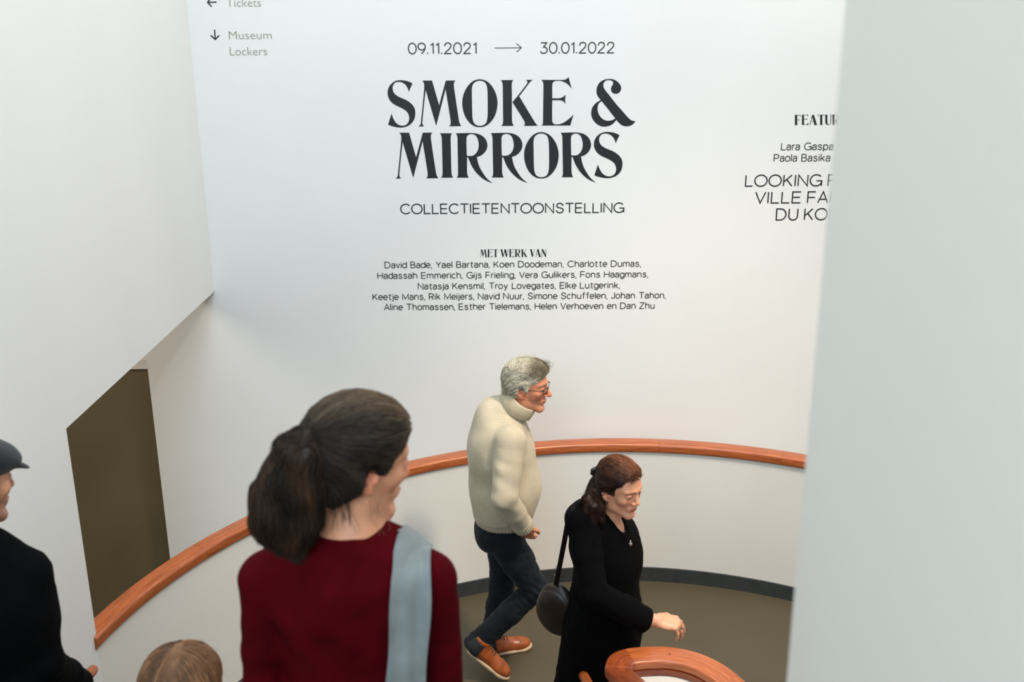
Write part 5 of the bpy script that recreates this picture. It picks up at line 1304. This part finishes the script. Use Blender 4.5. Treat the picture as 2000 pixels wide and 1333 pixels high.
    for a, b, c in ((shR, elR, wrR), (shL, elL, wrL)):
        f.cone(chest+(a-chest)*.6+up_*.01, a, .075, .066, .05); f.chain([a, a*.5+b*.5, b, b*.4+c*.6, c+(c-b)*.02], [.066, .062, .058, .057, .056], .015)
        f.cut(c-(c-b)*.02, c-b, .072)
    f.cut(bot, (0, 0, -1), .45)
    # V neckline
    f.fcone(neck+fw*.045+up_*.03, neck+fw*.145-up_*.075, .046, .010, Rt, (1, 1, 1), .006, True); f.cone(neck-up_*.00, neck+up_*.12+fw*.02, .050, .060, .005, True)
    disp = lambda V: .004*vnoise(V*np.array([1, 1, .4]), 13, 7)+.0016*vnoise(V, 40, 8)+.006*np.sin(np.arctan2(V[:, 1]-3.9, V[:, 0]-.345)*9)*S_(-V[:, 2], -.9, -.4)
    ct = build('coat', f, M_BLACKC, root, .0056, .0028, ((neck-.13, neck+.10), (wrR-.07, wrR+.05)), 2, disp=disp)
    # necklace and small brooch
    pts = []
    for a_ in np.linspace(-1.15, 1.15, 21): pts.append(neck+rt*.060*math.sin(a_)+fw*(.020+.064*math.cos(a_))+up_*(-.004-.040*math.cos(a_)))
    nb = part('necklace', tube_me(pts, .0011, 6), M_METAL, root)
    g = Field(); g.ell(neck+fw*.122-up_*.080+rt*.022, (.009, .006, .009), k=.001); g.ell(neck+fw*.122-up_*.068+rt*.022, (.004, .004, .006), k=.003); build('brooch', g, M_METAL, root, .0016)
    # trousers and shoes
    f = Field(); f.chain([hpR, knR, anR+up_*.02], [.085, .07, .058], .02).chain([hpL, knL, anL+up_*.02], [.085, .07, .058], .02); build('trousers', f, M_GREYT, root, .008, relax=2)
    shoe(root, (anR[0]-fw[0]*.045, anR[1]-fw[1]*.045, 0), fw, (0, 0, 1), .88, M_BLACKP, M_BLACKP, None, False, .08)
    shoe(root, (anL[0]-fw[0]*.045, anL[1]-fw[1]*.045, 0), fw, (0, 0, 1), .88, M_BLACKP, M_BLACKP, None, False, .08)
    # ---- shoulder bag hanging behind her hip, strap over the far shoulder
    bag = thing('shoulder_bag', 'dark brown leather shoulder bag hanging behind the woman in black', 'bag', tuple(A(1086, 1190, 3.90)))
    cB = A(1089, 1190, 3.90); Rb = tilt(frame((-.5, -.8, 0)), 0, 14)
    f = Field(); f.ell(cB-up_*.02, (.105, .045, .108), Rb, .03); f.ell(cB+up_*.035, (.075, .036, .095), Rb, .03)
    f.cut(cB+Rb[:, 2]*.115, Rb[:, 2], .16)
    body = build('bag_body', f, M_BAG, bag, .004, relax=2, disp=lambda V: .002*vnoise(V*np.array([1, 1, .5]), 30, 3))
    g = Field(); g.ell(cB+Rb[:, 1]*.020+Rb[:, 2]*.02, (.080, .030, .082), Rb, .01); g.cut(cB+Rb[:, 2]*-.035, -Rb[:, 2], .2); g.cut(cB+Rb[:, 2]*.112, Rb[:, 2], .16)
    build('flap', g, M_BAG, bag, .004, relax=1)
    stp = [A(1086, 1145, 3.88), A(1092, 1112, 3.86), A(1102, 1060, 3.80), A(1110, 1020, 3.775), A(1124, 990, 3.79), shR*.35+neck*.65+up_*.042, neck-fw*(-.02)-rt*.085+up_*.0, chest-rt*.10+fw*.11+up_*.02, chest+fw*.155-rt*.02-up_*.10]
    P = catmull(stp[:6], 6); V = []; 
    for i, p in enumerate(P):
        t = (P[min(i+1, len(P)-1)]-P[max(i-1, 0)]).normalized(); s = t.cross(Vector((-.5, -.85, .2))).normalized(); n_ = s.cross(t)
        for a_, b_ in ((-.011, -.0018), (.011, -.0018), (.011, .0018), (-.011, .0018)): V.append(p+s*a_+n_*b_)
    n = len(P); F = [(i*4+j, i*4+(j+1) % 4, i*4+4+(j+1) % 4, i*4+4+j) for i in range(n-1) for j in range(4)]+[(3, 2, 1, 0), tuple(range(4*n-4, 4*n))]
    st = part('strap', shade_by_angle(recalc(mesh(V, F))), M_DSTRAP, bag)
    for q in (3, 6):
        p = P[q]; t = (P[q+1]-P[q-1]).normalized(); s = t.cross(Vector((-.5, -.85, .2))).normalized()
        pts = [p+s*(.0155*a_)+t*(.010*b_) for a_, b_ in ((-1, -1), (1, -1), (1, 1), (-1, 1), (-1, -1))]
        part('buckle', tube_me(pts, .0018, 6), M_METAL, bag)
    return root
make_woman()
